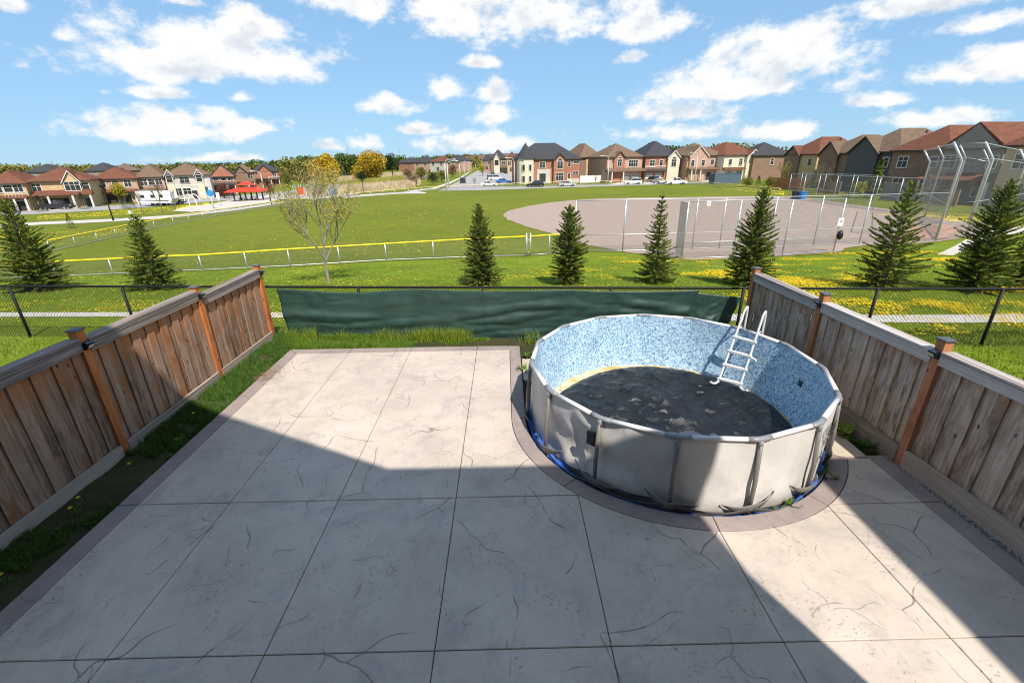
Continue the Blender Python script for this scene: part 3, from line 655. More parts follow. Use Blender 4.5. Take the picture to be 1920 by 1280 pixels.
def ptext(s, size, ang, z, r):
    cu = bpy.data.curves.new('lettering', 'FONT'); cu.body = s; cu.size = size; cu.align_x = 'CENTER'; cu.extrude = .001; cu.offset = .004; cu.materials.append(MATS['print_black'])
    tmp = bpy.data.objects.new('lettering', cu); COL.objects.link(tmp); dg_ = bpy.context.evaluated_depsgraph_get()
    me = bpy.data.meshes.new_from_object(tmp.evaluated_get(dg_)); bpy.data.objects.remove(tmp)
    o = bpy.data.objects.new('lettering', me); COL.objects.link(o); o.parent = pool
    o.location = ring(ang, r, z)-PL; o.rotation_euler = (R(90), 0, R(ang+90))
TA = A0[2]+24*.5
ptext('STEEL', .19, TA, .74, 2.40); ptext('PRO', .19, TA, .57, 2.40); ptext('MAX', .28, TA, .30, 2.40)
# black cover sheet lying on the pool floor, with rain water on it
n = NT('cover_black'); rd = n.nd('ShaderNodeTexNoise', {'Vector': n.pos(), 'Scale': 4.5, 'Detail': 7.0, 'Roughness': .62, 'Distortion': 1.2}).outputs['Fac']; n.bump(n.ma('ADD', n.ma('ABSOLUTE', n.ma('SUBTRACT', rd, .5)), n.ma('MULTIPLY', n.noise(30, 3), .05)), .55, .08); c_ = n.mix(n.ramp(n.noise(3, 5), .4, .75), (.005, .006, .0075), (.010, .012, .015)); n.out(c_, n.ramp(n.noise(5, 4), .35, .65, .24, .46), .5)
def cover(u, v):
    a = 2*math.pi*u; dg = math.degrees(a) % 360
    edge = 2.06-.19*math.exp(-((dg-128)/42)**2)-.05*math.exp(-((dg-60)/20)**2)+.035*fnoise(math.cos(a)*6, math.sin(a)*6, 2)
    r = edge*(.0005+.9995*v); x, y = r*math.cos(a), r*math.sin(a)
    h = .05+.075*abs(fnoise(x*1.1, y*1.1, 3))+.06*max(0, fnoise(x*2.6, y*2.0, 5))**1.0+.04*(1-abs(fnoise(x*2.2+1, y*2.9, 8))*2)**4*.7+.02*fnoise(x*7, y*7, 1)+.03*(1-min(1, abs(fnoise(x*2.2+7, y*2.8, 4))*6))
    h += .10*math.exp(-((x+.15)**2+(y-.55)**2)/.18)+.05*math.exp(-((y+.32+.15*x)/.06)**2)*(x < .4)*(x > -1.3)
    dip = math.exp(-(((x+.0)/.95)**2+((y+1.0)/.5)**2)**2); h = h*(1-dip)+.012*dip
    h *= min(1, (1-v)*7+.25)
    return (PC.x+x, PC.y+y, h)
o = grid_obj('pool_cover', cover, 220, 90, 'cover_black', None, (PC.x, PC.y, 0), wrap=True); tag(o, 'crumpled black plastic sheet spread over the empty pool floor', 'pool cover')
n = NT('puddle_water'); n.bump(n.noise(3, 2), .05, .01); n.out((.05, .052, .075), .05, .6)
grid_obj('puddle', lambda u, v: (PC.x+.0+(1.0*v+.001)*math.cos(2*math.pi*u)*(1+.12*math.sin(3*2*math.pi*u)), PC.y-1.0+(.52*v+.001)*math.sin(2*math.pi*u)*(1+.15*math.cos(10*math.pi*u)), .040), 60, 4, 'puddle_water', None, (PC.x, PC.y-1, .04), wrap=True)
tag(bpy.data.objects['puddle'], 'shallow rain puddle on the black sheet inside the pool', 'puddle')
# blue ground tarp crumpled round the foot of the pool
mat('tarp_blue', (.03, .13, .50), .35, .25, 5, spec=.5)
def tarp(u, v):
    a = 2*math.pi*u; r = 2.27+.185*v; x, y = math.cos(a), math.sin(a); dg = math.degrees(a) % 360
    am = .35+.65*max(math.exp(-((dg-195)/38)**2), math.exp(-((dg-318)/20)**2), .3*math.exp(-((dg-290)/30)**2))
    z = ZB+.004+am*(.11*max(0, fnoise(x*9, y*9, v*2.5)+.25)+.05*abs(fnoise(x*28, y*28, v*4))+.10*math.exp(-((dg-190)/22)**2)*v)
    if v > .8: r -= .03*abs(fnoise(x*14, y*14, 5))
    return (PC.x+r*x, PC.y+r*y, z)
o = grid_obj('ground_tarp', tarp, 420, 10, 'tarp_blue', None, (PC.x, PC.y, ZB), wrap=True, smooth=False); tag(o, 'crumpled blue ground tarp showing round the foot of the pool', 'tarp')

# ================================================================== pool ladder
lad = thing('pool_ladder', 'white pool ladder standing over the pool rim', 'ladder', (4.6, 8.3, 0)); LL = lad.location.copy()
b0, b1 = gz(1348, 712, .2), gz(1388, 722, .2); t0, t1 = gz(1383, 618, 1.12), gz(1419, 628, 1.12)
def rail(b, t, foot):
    ax = (t-b); up = Vector((0,0,1)); out = Vector(((t-b).x, (t-b).y, 0)).normalized()
    top = b+ax*(1.0+.40/ (ax.z)*1.0); d = ax.normalized()
    pts = [b+d*s for s in (0, .3, .6, .9, 1.1)]; e = pts[-1]
    k = b+ax*1.30
    arch = [k, k+d*.08+out*.012, k+d*.13+out*.05, k+d*.13+out*.10, k+d*.06+out*.145]
    oz = arch[-1]; leg = [Vector((oz.x+out.x*.01, oz.y+out.y*.01, oz.z-.15)), Vector((oz.x+out.x*.03, oz.y+out.y*.03, .6)), Vector((oz.x+out.x*.05, oz.y+out.y*.05, -.1))]
    inner = [b+d*s for s in (0, .45, .85)]
    ft = [b+foot*.22+Vector((0,0,.0)), b+foot*.17+Vector((0,0,-.035)), b+foot*.11+Vector((0,0,-.055)), b+foot*.05+Vector((0,0,-.05)), b+foot*.015+Vector((0,0,-.02))]
    m_ = MB(); m_.tube(smooth_pts(ft+inner+arch+leg, 5, False), .021, 10); m_.build('rail', 'rail_white', lad, True, LL)
    return d
inw = Vector((-1, .15, 0)).normalized()
rail(b0, t0, Vector((-.9, -.35, 0))); rail(b1, t1, Vector((.15, -.95, 0)))
for s in (.03, .31, .58, .86):
    p, q = b0.lerp(t0, s), b1.lerp(t1, s); e = (q-p).normalized(); m_ = MB(); m_.beam(p-e*.035, q+e*.035, .075, .035); m_.build('step', 'rail_white', lad, False, LL)
p = b0.lerp(t0, 1.02); q = b1.lerp(t1, 1.02); o_ = Vector(((t0-b0).x, (t0-b0).y, 0)).normalized()
for c in (p, q):
    m_ = MB(); m_.tube([c, c+o_*.17], .014, 8); m_.build('spacer', 'rail_white', lad, True, LL)
m_ = MB(); c = b1.lerp(t1, .56); m_.tube(smooth_pts([c, c+Vector((.05,-.03,-.01)), c+Vector((.09,-.05,-.03)), c+Vector((.10,-.06,-.07))], 4, False), .018, 8); m_.build('step_clip', 'rail_white', lad, True, LL)
# ================================================================== the house the picture is taken from, and its neighbour (behind the camera)
def shade_house():
    t = thing('own_house', 'tall brick house with rear gable that shades the patio', 'house', (0, -4, 0))
    L = Vector((0, -4, 0))
    a = MB(); a.box(-6.0, 4.55, -11, -.85, -.2, 8.5); a.build('wall', 'brick_brown', t, loc=L)
    a = MB(); z = 8.73; y0 = -.47; a.add([(-6.3,y0,z-.2),(4.82,y0,z-.2),(6.0,-6.5,z-.2),(6.0,-11.4,z-.2),(-6.3,-11.4,z-.2),(-6.3,y0,z),(4.82,y0,z),(6.0,-6.5,z),(6.0,-11.4,z),(-6.3,-11.4,z),(-2.5,-6,z+1.5),(2.5,-6,z+1.5)],
        [(0,1,6,5),(1,2,7,6),(2,3,8,7),(3,4,9,8),(4,0,5,9),(4,3,2,1,0),(5,6,11,10),(6,7,8,11),(8,9,10,11),(9,5,10)]); a.build('roof', 'roof_brown', t, loc=L)  # unseen roof; eave height and skewed side edge shaped to cast the patio shadow
    a = MB(); a.add([(.81,y0,z),(-3.6,y0,12.65),(-6.3,y0,10.2),(-6.3,y0,z),(.81,-5,z),(-3.6,-5,12.65),(-6.3,-5,10.2),(-6.3,-5,z)], [(3,2,1,0),(4,5,6,7),(0,1,5,4),(1,2,6,5),(2,3,7,6),(3,0,4,7)]); a.build('gable', 'roof_brown', t, loc=L)
    t = thing('neighbour_house', 'brick house next door right of the yard behind the camera', 'house', (12, -5, 0)); L = Vector((12, -5, 0))
    a = MB(); a.box(7.35, 17, -11, -.8, -.2, 8.5); a.build('wall', 'brick_tan', t, loc=L)
    a = MB(); a.add([(7.02,-.44,z-.2),(17.4,-.44,z-.2),(17.4,-11.4,z-.2),(7.02,-11.4,z-.2),(7.02,-.44,z),(17.4,-.44,z),(17.4,-11.4,z),(7.02,-11.4,z),(11.6,-5.9,z+1.3),(13.4,-5.9,z+1.3)],
        [(3,2,1,0),(0,1,5,4),(1,2,6,5),(2,3,7,6),(3,0,4,7),(4,5,9,8),(5,6,9),(6,7,8,9),(7,4,8)]); a.build('roof', 'roof_brown', t, loc=L)
shade_house()

# ================================================================== grass blades, dandelions, weeds
def blades(name, label, P, h, wd, m, lean=.5, cat='grass'):
    """P: N x 3 roots; a bent two-segment blade at each"""
    N = len(P); h = np.asarray(h)*np.ones(N); a = nr.rand(N)*2*np.pi; b = nr.rand(N)*2*np.pi; ln = lean*nr.rand(N)*h
    sx, sy = np.cos(a)*wd, np.sin(a)*wd; lx, ly = np.cos(b)*ln, np.sin(b)*ln
    V = np.zeros((N, 5, 3)); V[:, :, :] = P[:, None, :]
    V[:, 0, 0] -= sx; V[:, 0, 1] -= sy; V[:, 1, 0] += sx; V[:, 1, 1] += sy
    V[:, 2, 0] += lx*.35+sx*.7; V[:, 2, 1] += ly*.35+sy*.7; V[:, 2, 2] += h*.6
    V[:, 3, 0] += lx*.35-sx*.7; V[:, 3, 1] += ly*.35-sy*.7; V[:, 3, 2] += h*.6
    V[:, 4, 0] += lx; V[:, 4, 1] += ly; V[:, 4, 2] += h*.95
    k = np.arange(N)[:, None]*5; F = np.concatenate([k+np.array([[0, 1, 2]]), k+np.array([[0, 2, 3]]), k+np.array([[3, 2, 4]])])
    o = npmesh(name, V.reshape(-1, 3), F, m, None, tuple(P.mean(0))); return tag(o, label, cat, kind='stuff')
def scatter(n, x0, x1, y0, y1, zf, keep=None):
    X = x0+(x1-x0)*nr.rand(n); Y = y0+(y1-y0)*nr.rand(n)
    Z = np.array([zf(x, y) for x, y in zip(X, Y)]); P = np.stack([X, Y, Z], 1)
    if keep is not None: P = P[np.array([keep(x, y) for x, y in zip(X, Y)])]
    return P
tzv = lambda X, Y: np.interp(Y, YK, ZK)+np.interp(X, XK, XZ)
stripz = lambda x, y: .075-.12*max(0, (x+5.9)/.6)+.03*fnoise(x*4, y*2.2)
clump = lambda x, y: fnoise(x*1.7, y*1.1, 3)+.35*fnoise(x*5, y*5, 8) > (-.05 if y > 6.0 else .12)
P = scatter(60000, -5.98, -5.29, 1.0, 11.4, stripz, lambda x, y: (clump(x, y) if y < 7 else fnoise(x*2, y*2) > -.45) and x < -5.33+.06*fnoise(1, y*4))
blades('yard_grass', 'short uneven grass along the foot of the left fence', P, .05+.07*nr.rand(len(P)), .0035, 'blade_yard', .9)
bedz = lambda x, y: -.03-.06*(x > .3)+.03*fnoise(x*2, y*4)
P = scatter(34000, -5.9, 1.1, 10.36, 11.15, bedz, lambda x, y: y < FY(x)-.12 and (fnoise(x*1.3, y*3, 2) > (-.2 if x < -1.2 else .22)))
blades('back_grass', 'grass growing between the patio edge and the green screen', P, (.03+.05*nr.rand(len(P)))*(1+1.3*(P[:, 0] < -3.2)), .004, 'blade_a', .8)
# taller tufts against the screen
tp = []
for cx_, n_ in ((-5.6, 160), (-5.1, 140), (-4.3, 60), (-3.2, 120), (-2.75, 70), (-2.05, 420), (-1.8, 300), (-1.4, 320), (-1.15, 260), (-2.4, 120), (.55, 60)):
    tp.append(np.stack([cx_+.13*nr.randn(n_), FY(cx_)-.2+.07*nr.randn(n_)-.05, np.full(n_, -.05)], 1))
P = np.concatenate(tp); blades('grass_tufts', 'tall green grass tufts against the foot of the green screen', P, .2+.24*nr.rand(len(P)), .0045, 'blade_b', .7)
# the verge beyond the chain-link fence
def verge(n, y0, y1, h0, h1, m, wd):
    Y = y0+(y1-y0)*nr.rand(n)**1.2; X = (nr.rand(n)*2-1)*(Y*1.12+3); P = np.stack([X, Y, tzv(X, Y)], 1)
    P = P[(Y > 11.5-.076*X*.9)]
    return blades('verge_grass', 'mown grass on the park verge beyond the black fence' if y0 < 15 else 'mown grass around the spruces', P, h0+(h1-h0)*nr.rand(len(P)), wd, m, .9)
P = scatter(26000, -14, -6.2, 6.5, 12, lambda x, y: tz(x, y)); blades('neighbour_grass', 'grass of the neighbouring lawn beyond the left fence', P, .05+.06*nr.rand(len(P)), .006, 'blade_b', .8)
P = scatter(30000, 6.2, 15, 4.5, 11.2, lambda x, y: tz(x, y)); blades('neighbour_grass', 'grass of the neighbouring lawn beyond the right fence', P, .05+.06*nr.rand(len(P)), .006, 'blade_b', .8)
verge(120000, 10.6, 20, .035, .075, 'blade_b', .006); verge(90000, 17, 31, .04, .08, 'blade_a', .008)
def dandelions(n):
    Y = 10.8+(30-10.8)*nr.rand(n*6)**.9; X = (nr.rand(n*6)*2-1)*(Y*1.1+2)
    g1 = np.array([fnoise(x*.22, y*.35, 5)+.5*fnoise(x*.9, y*.9, 9) for x, y in zip(X, Y)])
    w_ = np.clip((g1-.02)*2.0, 0, 1)**1.3*(.06+.94*(1/(1+np.exp(-(X-6.5)/2.2))))+np.clip((g1+.15)*.9, 0, 1)*.16*((X < -7) & (Y < 17))+.008
    ok = (nr.rand(len(X)) < w_) & (Y > 11.6-.076*X); X, Y = X[ok], Y[ok]
    N = len(X); Z = tzv(X, Y)+.045+.04*nr.rand(N); r = .018+.017*nr.rand(N); th = nr.rand(N)*6.28; tx, ty = .5*(nr.rand(N)-.5), .5*(nr.rand(N)-.5)-.25
    V = np.zeros((N, 7, 3)); V[:, 6] = np.stack([X, Y, Z+.010], 1)
    for k in range(6):
        dx, dy = np.cos(th+k*np.pi/3)*r, np.sin(th+k*np.pi/3)*r; V[:, k] = np.stack([X+dx, Y+dy, Z+dx*tx+dy*ty], 1)
    q = np.arange(N)[:, None]*7; F = np.concatenate([q+np.array([[k, (k+1) % 6, 6]]) for k in range(6)])
    o = npmesh('dandelions', V.reshape(-1, 3), F, 'dandelion', None, (0, 15, -.5)); tag(o, 'yellow dandelions in bloom all over the grass verge', 'dandelions', kind='stuff')
dandelions(60000)
def far_dandelions(areas, n):
    V = []; F = []
    for px, k in areas:
        G = [gp(*q) for q in px]
        for i in range(k):
            a, b, c = rng.sample(G, 3); u, v = sorted((rng.random(), rng.random())); p = a*u+b*(v-u)+c*(1-v); q = len(V); r = rng.uniform(.014, .028)*(1.25 if p.y > 55 else 1); z = tz(p.x, p.y)+.05
            if fnoise(p.x*.35, p.y*.35, 2)+.4*fnoise(p.x*1.5, p.y*1.5, 6) < rng.uniform(-.4, .4): continue
            V.extend([(p.x-r, p.y-r, z-r*.5), (p.x+r, p.y-r, z-r*.5), (p.x+r, p.y+r, z+r*.5), (p.x-r, p.y+r, z+r*.5)]); F.append((q, q+1, q+2, q+3))
    tag(npmesh('far_dandelions', V, F, 'dandelion', None, (0, 60, -3)), 'yellow dandelions on the distant park lawns', 'dandelions', kind='stuff')
far_dandelions([([(70,412),(210,404),(330,396),(320,388),(200,396),(70,406)], 2600), ([(-20,440),(60,430),(60,436),(-20,455)], 1400), ([(330,394),(395,384),(390,380),(330,388)], 1800), ([(1640,402),(1700,408),(1840,420),(1900,418),(1830,404),(1700,396)], 4500), ([(1350,353),(1440,362),(1470,366),(1470,360),(1400,352)], 1500), ([(960,460),(800,470),(500,490),(300,505),(250,470),(420,440),(900,440)], 500), ([(640,440),(900,430),(930,380),(700,380),(480,410)], 400), ([(60,440),(240,424),(250,434),(90,466)], 600)], 0)
def flower(p, label, s=1.0, lean=(0, 0)):
    t = thing('dandelion', label, 'flower', p, rng.uniform(0, 6), 'dandelions in the left grass strip'); a = MB(); h = .13*s
    a.tube([(0,0,0), (lean[0]*.5, lean[1]*.5, h*.6), (lean[0], lean[1], h)], .003, 5); a.build('stem', 'blade_yard', t)
    a = MB()
    for k in range(16):
        th = 2*math.pi*k/16; r = .024*s; z = h+(.004 if k % 2 else .012)
        a.add([(lean[0], lean[1], h), (lean[0]+r*math.cos(th-.2), lean[1]+r*math.sin(th-.2), z), (lean[0]+r*1.12*math.cos(th), lean[1]+r*1.12*math.sin(th), z), (lean[0]+r*math.cos(th+.2), lean[1]+r*math.sin(th+.2), z)], [(0,1,2,3)])
    a.build('petals', 'dandelion', t)
    a = MB()
    for k in range(7):
        th = 2*math.pi*k/7+.3; l = .10*s; a.add([(0,0,.005), (l*.5*math.cos(th-.18), l*.5*math.sin(th-.18), .03), (l*math.cos(th), l*math.sin(th), .02), (l*.5*math.cos(th+.18), l*.5*math.sin(th+.18), .03)], [(0,1,2,3)])
    a.build('leaf_rosette', 'blade_yard', t)
for (x, y), l in (((141, 962), 'dandelion lower of the close pair by the kick board of the left fence'), ((153, 949), 'dandelion upper of the close pair by the left fence'), ((243, 882), 'single dandelion near the foot of the nearest orange post'), ((8, 1090), 'dandelion at the left picture edge beside the patio border'), ((369, 784), 'pale dandelion in the sunlit grass beside the patio shadow edge')):
    p = gz(x, y, .03); flower((p.x, p.y, stripz(p.x, p.y)), l, .95, (rng.uniform(-.03, .03), rng.uniform(-.03, .03)))
def weed(p, label, n, size, m, up=.5):
    t = thing('weed', label, 'weed', p, rng.uniform(0, 6), 'weeds'); a = MB(); s = MB()
    for k in range(n):
        th = rng.uniform(0, 6.28); l = size*rng.uniform(.5, 1); e = rng.uniform(.25, 1)*up; d = Vector((math.cos(th)*(1-e*.5), math.sin(th)*(1-e*.5), e)); q = Vector((0,0,0))+d*l
        s.tube([(0,0,0), d*l*.6+Vector((0,0,.01)), q], .0025, 4); c = d.cross(Vector((0,0,1))).normalized()*l*.16
        for f_ in (.45, .7, .95):
            b = d*l*f_; sd_ = c*(1 if k % 2 else -1)*(1.3-f_*.4); a.add([b, b+sd_+d*l*.10, b+sd_*1.5+d*l*.22+Vector((0,0,.01)), b+sd_*.3+d*l*.22], [(0,1,2,3)]); a.add([b, b-sd_+d*l*.10, b-sd_*1.5+d*l*.22, b-sd_*.3+d*l*.22], [(0,1,2,3)])
    s.build('stem', 'blade_yard', t); a.build('leaves', m, t)
wl = [((45, 985), 'broad leafy green weed beside the left kick board', 26, .2, 'blade_a'), ((335, 830), 'small leafy weed in the shaded grass beside the patio', 16, .14, 'blade_a'),
      ((1578, 815), 'flowering weed between pool and right fence', 22, .26, 'blade_b'), ((1620, 835), 'low dark weed under the right fence kick board', 24, .2, 'blade_yard'),
      ((1551, 833), 'bright green sprout at the rear leg of the pool', 12, .10, 'blade_b'), ((1550, 893), 'tufted weed in the pit beside the blue tarp', 26, .17, 'blade_a'),
      ((1488, 947), 'small weed at the foot of the front right pool leg', 18, .15, 'blade_a'), ((1465, 952), 'thin weed climbing the pool wall beside the border', 12, .12, 'blade_yard'),
      ((983, 694), 'dry grass tuft at the patio border left of the pool', 20, .2, 'blade_a'), ((990, 668), 'weedy clump behind the pool near the green screen', 26, .16, 'blade_yard'), ((1000, 662), 'second weedy clump behind the pool nearest the rim', 22, .15, 'blade_a')]
for (x, y), l, n_, s_, m_ in wl:
    p = gz(x, y, -.02); weed((p.x, p.y, p.z-.05 if x > 900 else stripz(p.x, p.y)), l, n_, s_, m_, .8)
# bits of gravel along the right fence
def stones():
    V = []; F = []
    for k in range(2600):
        y = rng.uniform(.3, 5.7); x = rng.uniform(5.71, RFX(y)-.03); r = rng.uniform(.006, .018); z = -.03+.015*fnoise(x*9, y*9)+r*.4
        q = len(V); a = rng.uniform(0, 3)
        for dx, dy, dz in ((1,0,0),(-1,0,0),(0,1,0),(0,-1,0),(0,0,.8),(0,0,-.8)):
            j = rng.uniform(.7, 1.3)*r; V.append((x+(dx*math.cos(a)-dy*math.sin(a))*j, y+(dx*math.sin(a)+dy*math.cos(a))*j, z+dz*j))
        F += [(q,q+2,q+4),(q+2,q+1,q+4),(q+1,q+3,q+4),(q+3,q,q+4),(q+2,q,q+5),(q+1,q+2,q+5),(q+3,q+1,q+5),(q,q+3,q+5)]
    mat('stone_grey', (.30, .29, .28), .9, .5, 25)
    tag(npmesh('gravel', V, F, 'stone_grey', None, (5.8, 3, 0)), 'loose grey gravel along the foot of the right fence', 'gravel', kind='stuff')
stones()
# chips and pebbles lying on the patio
for k, (x, y, l) in enumerate(((714, 1056, 'white chip on the shaded patio, larger of the pair'), (698, 1087, 'white chip on the shaded patio, smaller of the pair'), (434, 1060, 'small white chip near the left end of the shaded patio'), (1066, 945, 'dark pebble near the patio joint left of the pool'), (273, 987, 'dark pebble near the left patio border'))):
    p = gz(x, y, 0); a = MB(); r = .012 if k < 3 else .01
    a.add([(r,0,.004),(.3*r,.9*r,.004),(-.9*r,.5*r,.004),(-.7*r,-.7*r,.004),(.5*r,-.8*r,.004),(0,0,r*.8),(0,0,0)], [(0,1,5),(1,2,5),(2,3,5),(3,4,5),(4,0,5),(1,0,6),(2,1,6),(3,2,6),(4,3,6),(0,4,6)])
    tag(a.build('paint_chip' if k < 3 else 'pebble', 'white_paint' if k < 3 else 'black_plastic', None, loc=None), l, 'chip' if k < 3 else 'pebble').location = p

def dead_clump():
    p = gz(508, 700, 0); n_ = 420; x = p.x-.02+.16*nr.randn(n_); y = p.y+.22*nr.randn(n_); a = nr.rand(n_)*6.28; l = .05+.12*nr.rand(n_); z = .006+.03*nr.rand(n_)
    V = np.zeros((n_, 3, 3)); V[:, 0] = np.stack([x, y, z], 1); V[:, 1] = np.stack([x+.004, y+.004, z+.002], 1); V[:, 2] = np.stack([x+np.cos(a)*l, y+np.sin(a)*l, z+.02*nr.rand(n_)], 1)
    mat('dry_grass', (.24, .15, .08), .9, .3, 9); tag(npmesh('dead_grass', V.reshape(-1, 3), np.arange(n_*3).reshape(-1, 3), 'dry_grass', None, tuple(p)), 'small heap of brown dead grass on the left patio border', 'dead grass')
dead_clump()
# ================================================================== trees
n = NT('needles'); t_ = n.noise(2.2, 3); c_ = n.mix(n.ramp(t_, .35, .7), (.036, .062, .013), (.096, .140, .022)); c_ = n.mix(n.ramp(n.noise(8, 3), .44, .6), c_, (.235, .275, .035)); n.out(c_, .6, .25)
n = NT('needles_blue'); c_ = n.mix(n.ramp(n.noise(1.7, 3), .35, .7), (.02, .036, .024), (.05, .08, .05)); n.out(c_, .6, .25)
def spruce_mesh(seed, h, w, gap=1.0, droop=.1, pw=.78, upb=0.0):
    r_ = random.Random(seed); V = []; F = []; T = MB()
    T.tube([(0,0,-.1), (.01,0,h*.4), (0,.01,h*.8), (0,0,h)], [h*.016, h*.012, h*.006, .004], 7)
    def leaf(p, d, l, wd):
        s_ = d.cross(Vector((r_.uniform(-1,1), r_.uniform(-1,1), r_.uniform(-.3,1)))).normalized()*wd; q = len(V)
        V.extend([tuple(p), tuple(p+d*l*.5+s_), tuple(p+d*l), tuple(p+d*l*.5-s_)]); F.append((q, q+1, q+2, q+3))
    z = .05; lump = [r_.uniform(.66, 1.18) for _ in range(40)]
    while z < h*.96:
        f = z/h; rad = w*((1-f)**pw*1.08+.03)*((.78+.22*min(1, f*6)) if pw > .6 else (.62+.38*min(1, f*3.2)))
        nb = 4 if f > .88 else (6 if f > .7 else (8 if f > .45 else 10))
        a0 = r_.uniform(0, 6.28)
        for k in range(nb):
            a = a0+6.283*k/nb+r_.uniform(-.3, .3); sect = int((a % 6.283)/6.283*8)+8*int(f*5)
            L_ = rad*r_.uniform(.72, 1.05)*lump[sect % 40]; up = -.16+upb+.95*f+r_.uniform(-.16, .16)
            d = Vector((math.cos(a), math.sin(a), up)).normalized(); p0 = Vector((0, 0, z+r_.uniform(-.04, .04)))
            T.tube([p0, p0+d*L_*.6-Vector((0,0,droop*L_*.2)), p0+d*L_*.96], [.009*(1-f)+.004, .006, .003], 4, False)
            n_ = max(3, int(L_/.058)); sd0 = d.cross(Vector((0,0,1))).normalized()
            for i in range(n_):
                t = (i+.5)/n_
                if t < .22 and L_ > .45: continue
                b = p0+d*(L_*t)-Vector((0,0,droop*L_*.25*math.sin(math.pi*t)))
                sw = (.055+.15*(1-t)*min(1, L_*1.2))*r_.uniform(.7, 1.2)
                for sg in (1, -1):
                    td = (sd0*sg*.9+d*.65+Vector((0,0,r_.uniform(-.2,.22)))).normalized()
                    leaf(b, td, sw, .026); leaf(b+td*sw*.4, (td*.7+d*.5+Vector((0,0,.15))).normalized(), sw*.75, .024)
                    leaf(b+td*sw*.3, (td*.5+Vector((0,0,.75))).normalized(), .06, .018)
                leaf(b, (d*.7+Vector((r_.uniform(-.3,.3),r_.uniform(-.3,.3),.7))).normalized(), .075, .020)
            leaf(p0+d*L_*.9, d, .10, .02)
        z += (.075+.06*f)*gap
    for k in range(14):
        zz = h*(.90+.1*k/14); d = Vector((r_.uniform(-.5,.5), r_.uniform(-.5,.5), 1)).normalized(); leaf(Vector((0,0,zz)), d, .09, .010)
    for k in range(4):
        a = k*1.57+.4; T.tube([(0,0,h*.93), (math.cos(a)*.09, math.sin(a)*.09, h*.93+.13)], .004, 4, False)
    return T, V, F
def spruce(px, top, wd, label, seed, m='needles', gap=1.0, pw=.78, upb=0.0, droop=.1):
    b = gp(*px); h = hat(b, *top); w_ = wd/2/ppm(b)*.9; T, V, F = spruce_mesh(seed, h, w_, gap, droop, pw, upb)
    t = thing('spruce_tree', label, 'tree', b, rng.uniform(0, 6), 'young spruces beyond the black fence')
    t.rotation_euler = (rng.uniform(-.03, .03), rng.uniform(-.03, .03), rng.uniform(0, 6)); T.build('trunk', 'bark', t); npmesh('crown', V, F, m, t)
spruce((80, 546), (38, 368), 128, 'young spruce at the far left beyond the black fence', 1, gap=1.05, pw=.62, upb=.1)
spruce((297, 543), (268, 398), 112, 'young spruce between the left fence posts, second from the left', 2)
spruce((905, 535), (903, 378), 92, 'slim spruce right of centre behind the green screen', 3, gap=.95, pw=.66, upb=.1)
spruce((1068, 533), (1060, 383), 95, 'bushy spruce directly behind the pool, in front of the infield', 4, gap=.9, pw=.5, upb=.06)
spruce((1228, 531), (1241, 358), 92, 'tall narrow spruce beside the open gate of the diamond', 5, gap=1.45, pw=.9, upb=-.1, droop=.35)
spruce((1400, 534), (1430, 345), 118, 'spruce behind the right end of the green screen', 6, gap=1.1, pw=.7, upb=.2)
spruce((1656, 540), (1692, 338), 150, 'broad open spruce beyond the right board fence', 7, gap=1.6, pw=.72, upb=.12, droop=.2)
spruce((1826, 545), (1882, 335), 150, 'wide spruce in front of the backstop, near the right edge', 8, gap=1.0, pw=.62, upb=.1)
spruce((1925, 540), (1935, 350), 110, 'spruce cut by the right picture edge', 9)

n = NT('young_leaf'); c_ = n.mix(n.ramp(n.noise(4, 2), .35, .65), (.27, .22, .022), (.40, .35, .045)); n.out(c_, .6, .3)
def sapling(px, top, label, seed, spread, nleaf, leafm, lsize, barkm='bark_grey', cat='tree', name='young_tree', depth=4, group=None, first=.3, thick=.014):
    b = gp(*px); h = hat(b, *top); r_ = random.Random(seed); T = MB(); tips = []
    def br(p, d, l, r, dep):
        q = p+d*l; mid = p+d*l*.5+Vector((r_.uniform(-1,1), r_.uniform(-1,1), 0))*l*.05
        T.tube([p, mid, q], [r, r*.8, r*.55], 6 if dep > 2 else 4, False)
        if dep <= 2: tips.append((p, q))
        if dep == 0: return
        for k in range(3 if dep > 1 else 2):
            a = r_.uniform(0, 6.28); e = Vector((math.cos(a), math.sin(a), 0)); nd_ = (d+e*spread*r_.uniform(.6, 1.2)+Vector((0,0,.22))).normalized()
            br(p+d*l*r_.uniform(.5, 1), nd_, l*r_.uniform(.58, .8), r*.55, dep-1)
        br(q, (d+Vector((r_.uniform(-.15,.15), r_.uniform(-.15,.15), .15))).normalized(), l*.72, r*.55, dep-1)
    br(Vector((0,0,-.05)), Vector((.02,0,1)).normalized(), h*first, h*thick, depth)
    zt = max(q.z for p, q in tips); k = h/zt
    T.v = [(x*k, y*k, z*k) for x, y, z in T.v]
    t = thing(name, label, cat, b, 0, group); T.build('trunk', barkm, t)
    if nleaf:
        V = []; F = []
        for i in range(nleaf):
            p, q = r_.choice(tips); c = (p.lerp(q, r_.random()))*k+Vector((r_.gauss(0,1), r_.gauss(0,1), r_.gauss(0,1)))*lsize*1.2
            u = Vector((r_.uniform(-1,1), r_.uniform(-1,1), r_.uniform(-1,1))).normalized(); v = u.cross(Vector((r_.uniform(-1,1), r_.uniform(-1,1), r_.uniform(-1,1)))).normalized(); s_ = lsize*r_.uniform(.5, 1.1)
            j = len(V); V.extend([tuple(c-u*s_), tuple(c+v*s_*.45), tuple(c+u*s_), tuple(c-v*s_*.45)]); F.append((j, j+1, j+2, j+3))
        npmesh('crown', V, F, leafm, t)
    return t
sapling((617, 530), (575, 290), 'slender young tree with sparse yellow-green leaves behind the screen', 21, .72, 5200, 'young_leaf', .045, depth=5, first=.2, thick=.0085)

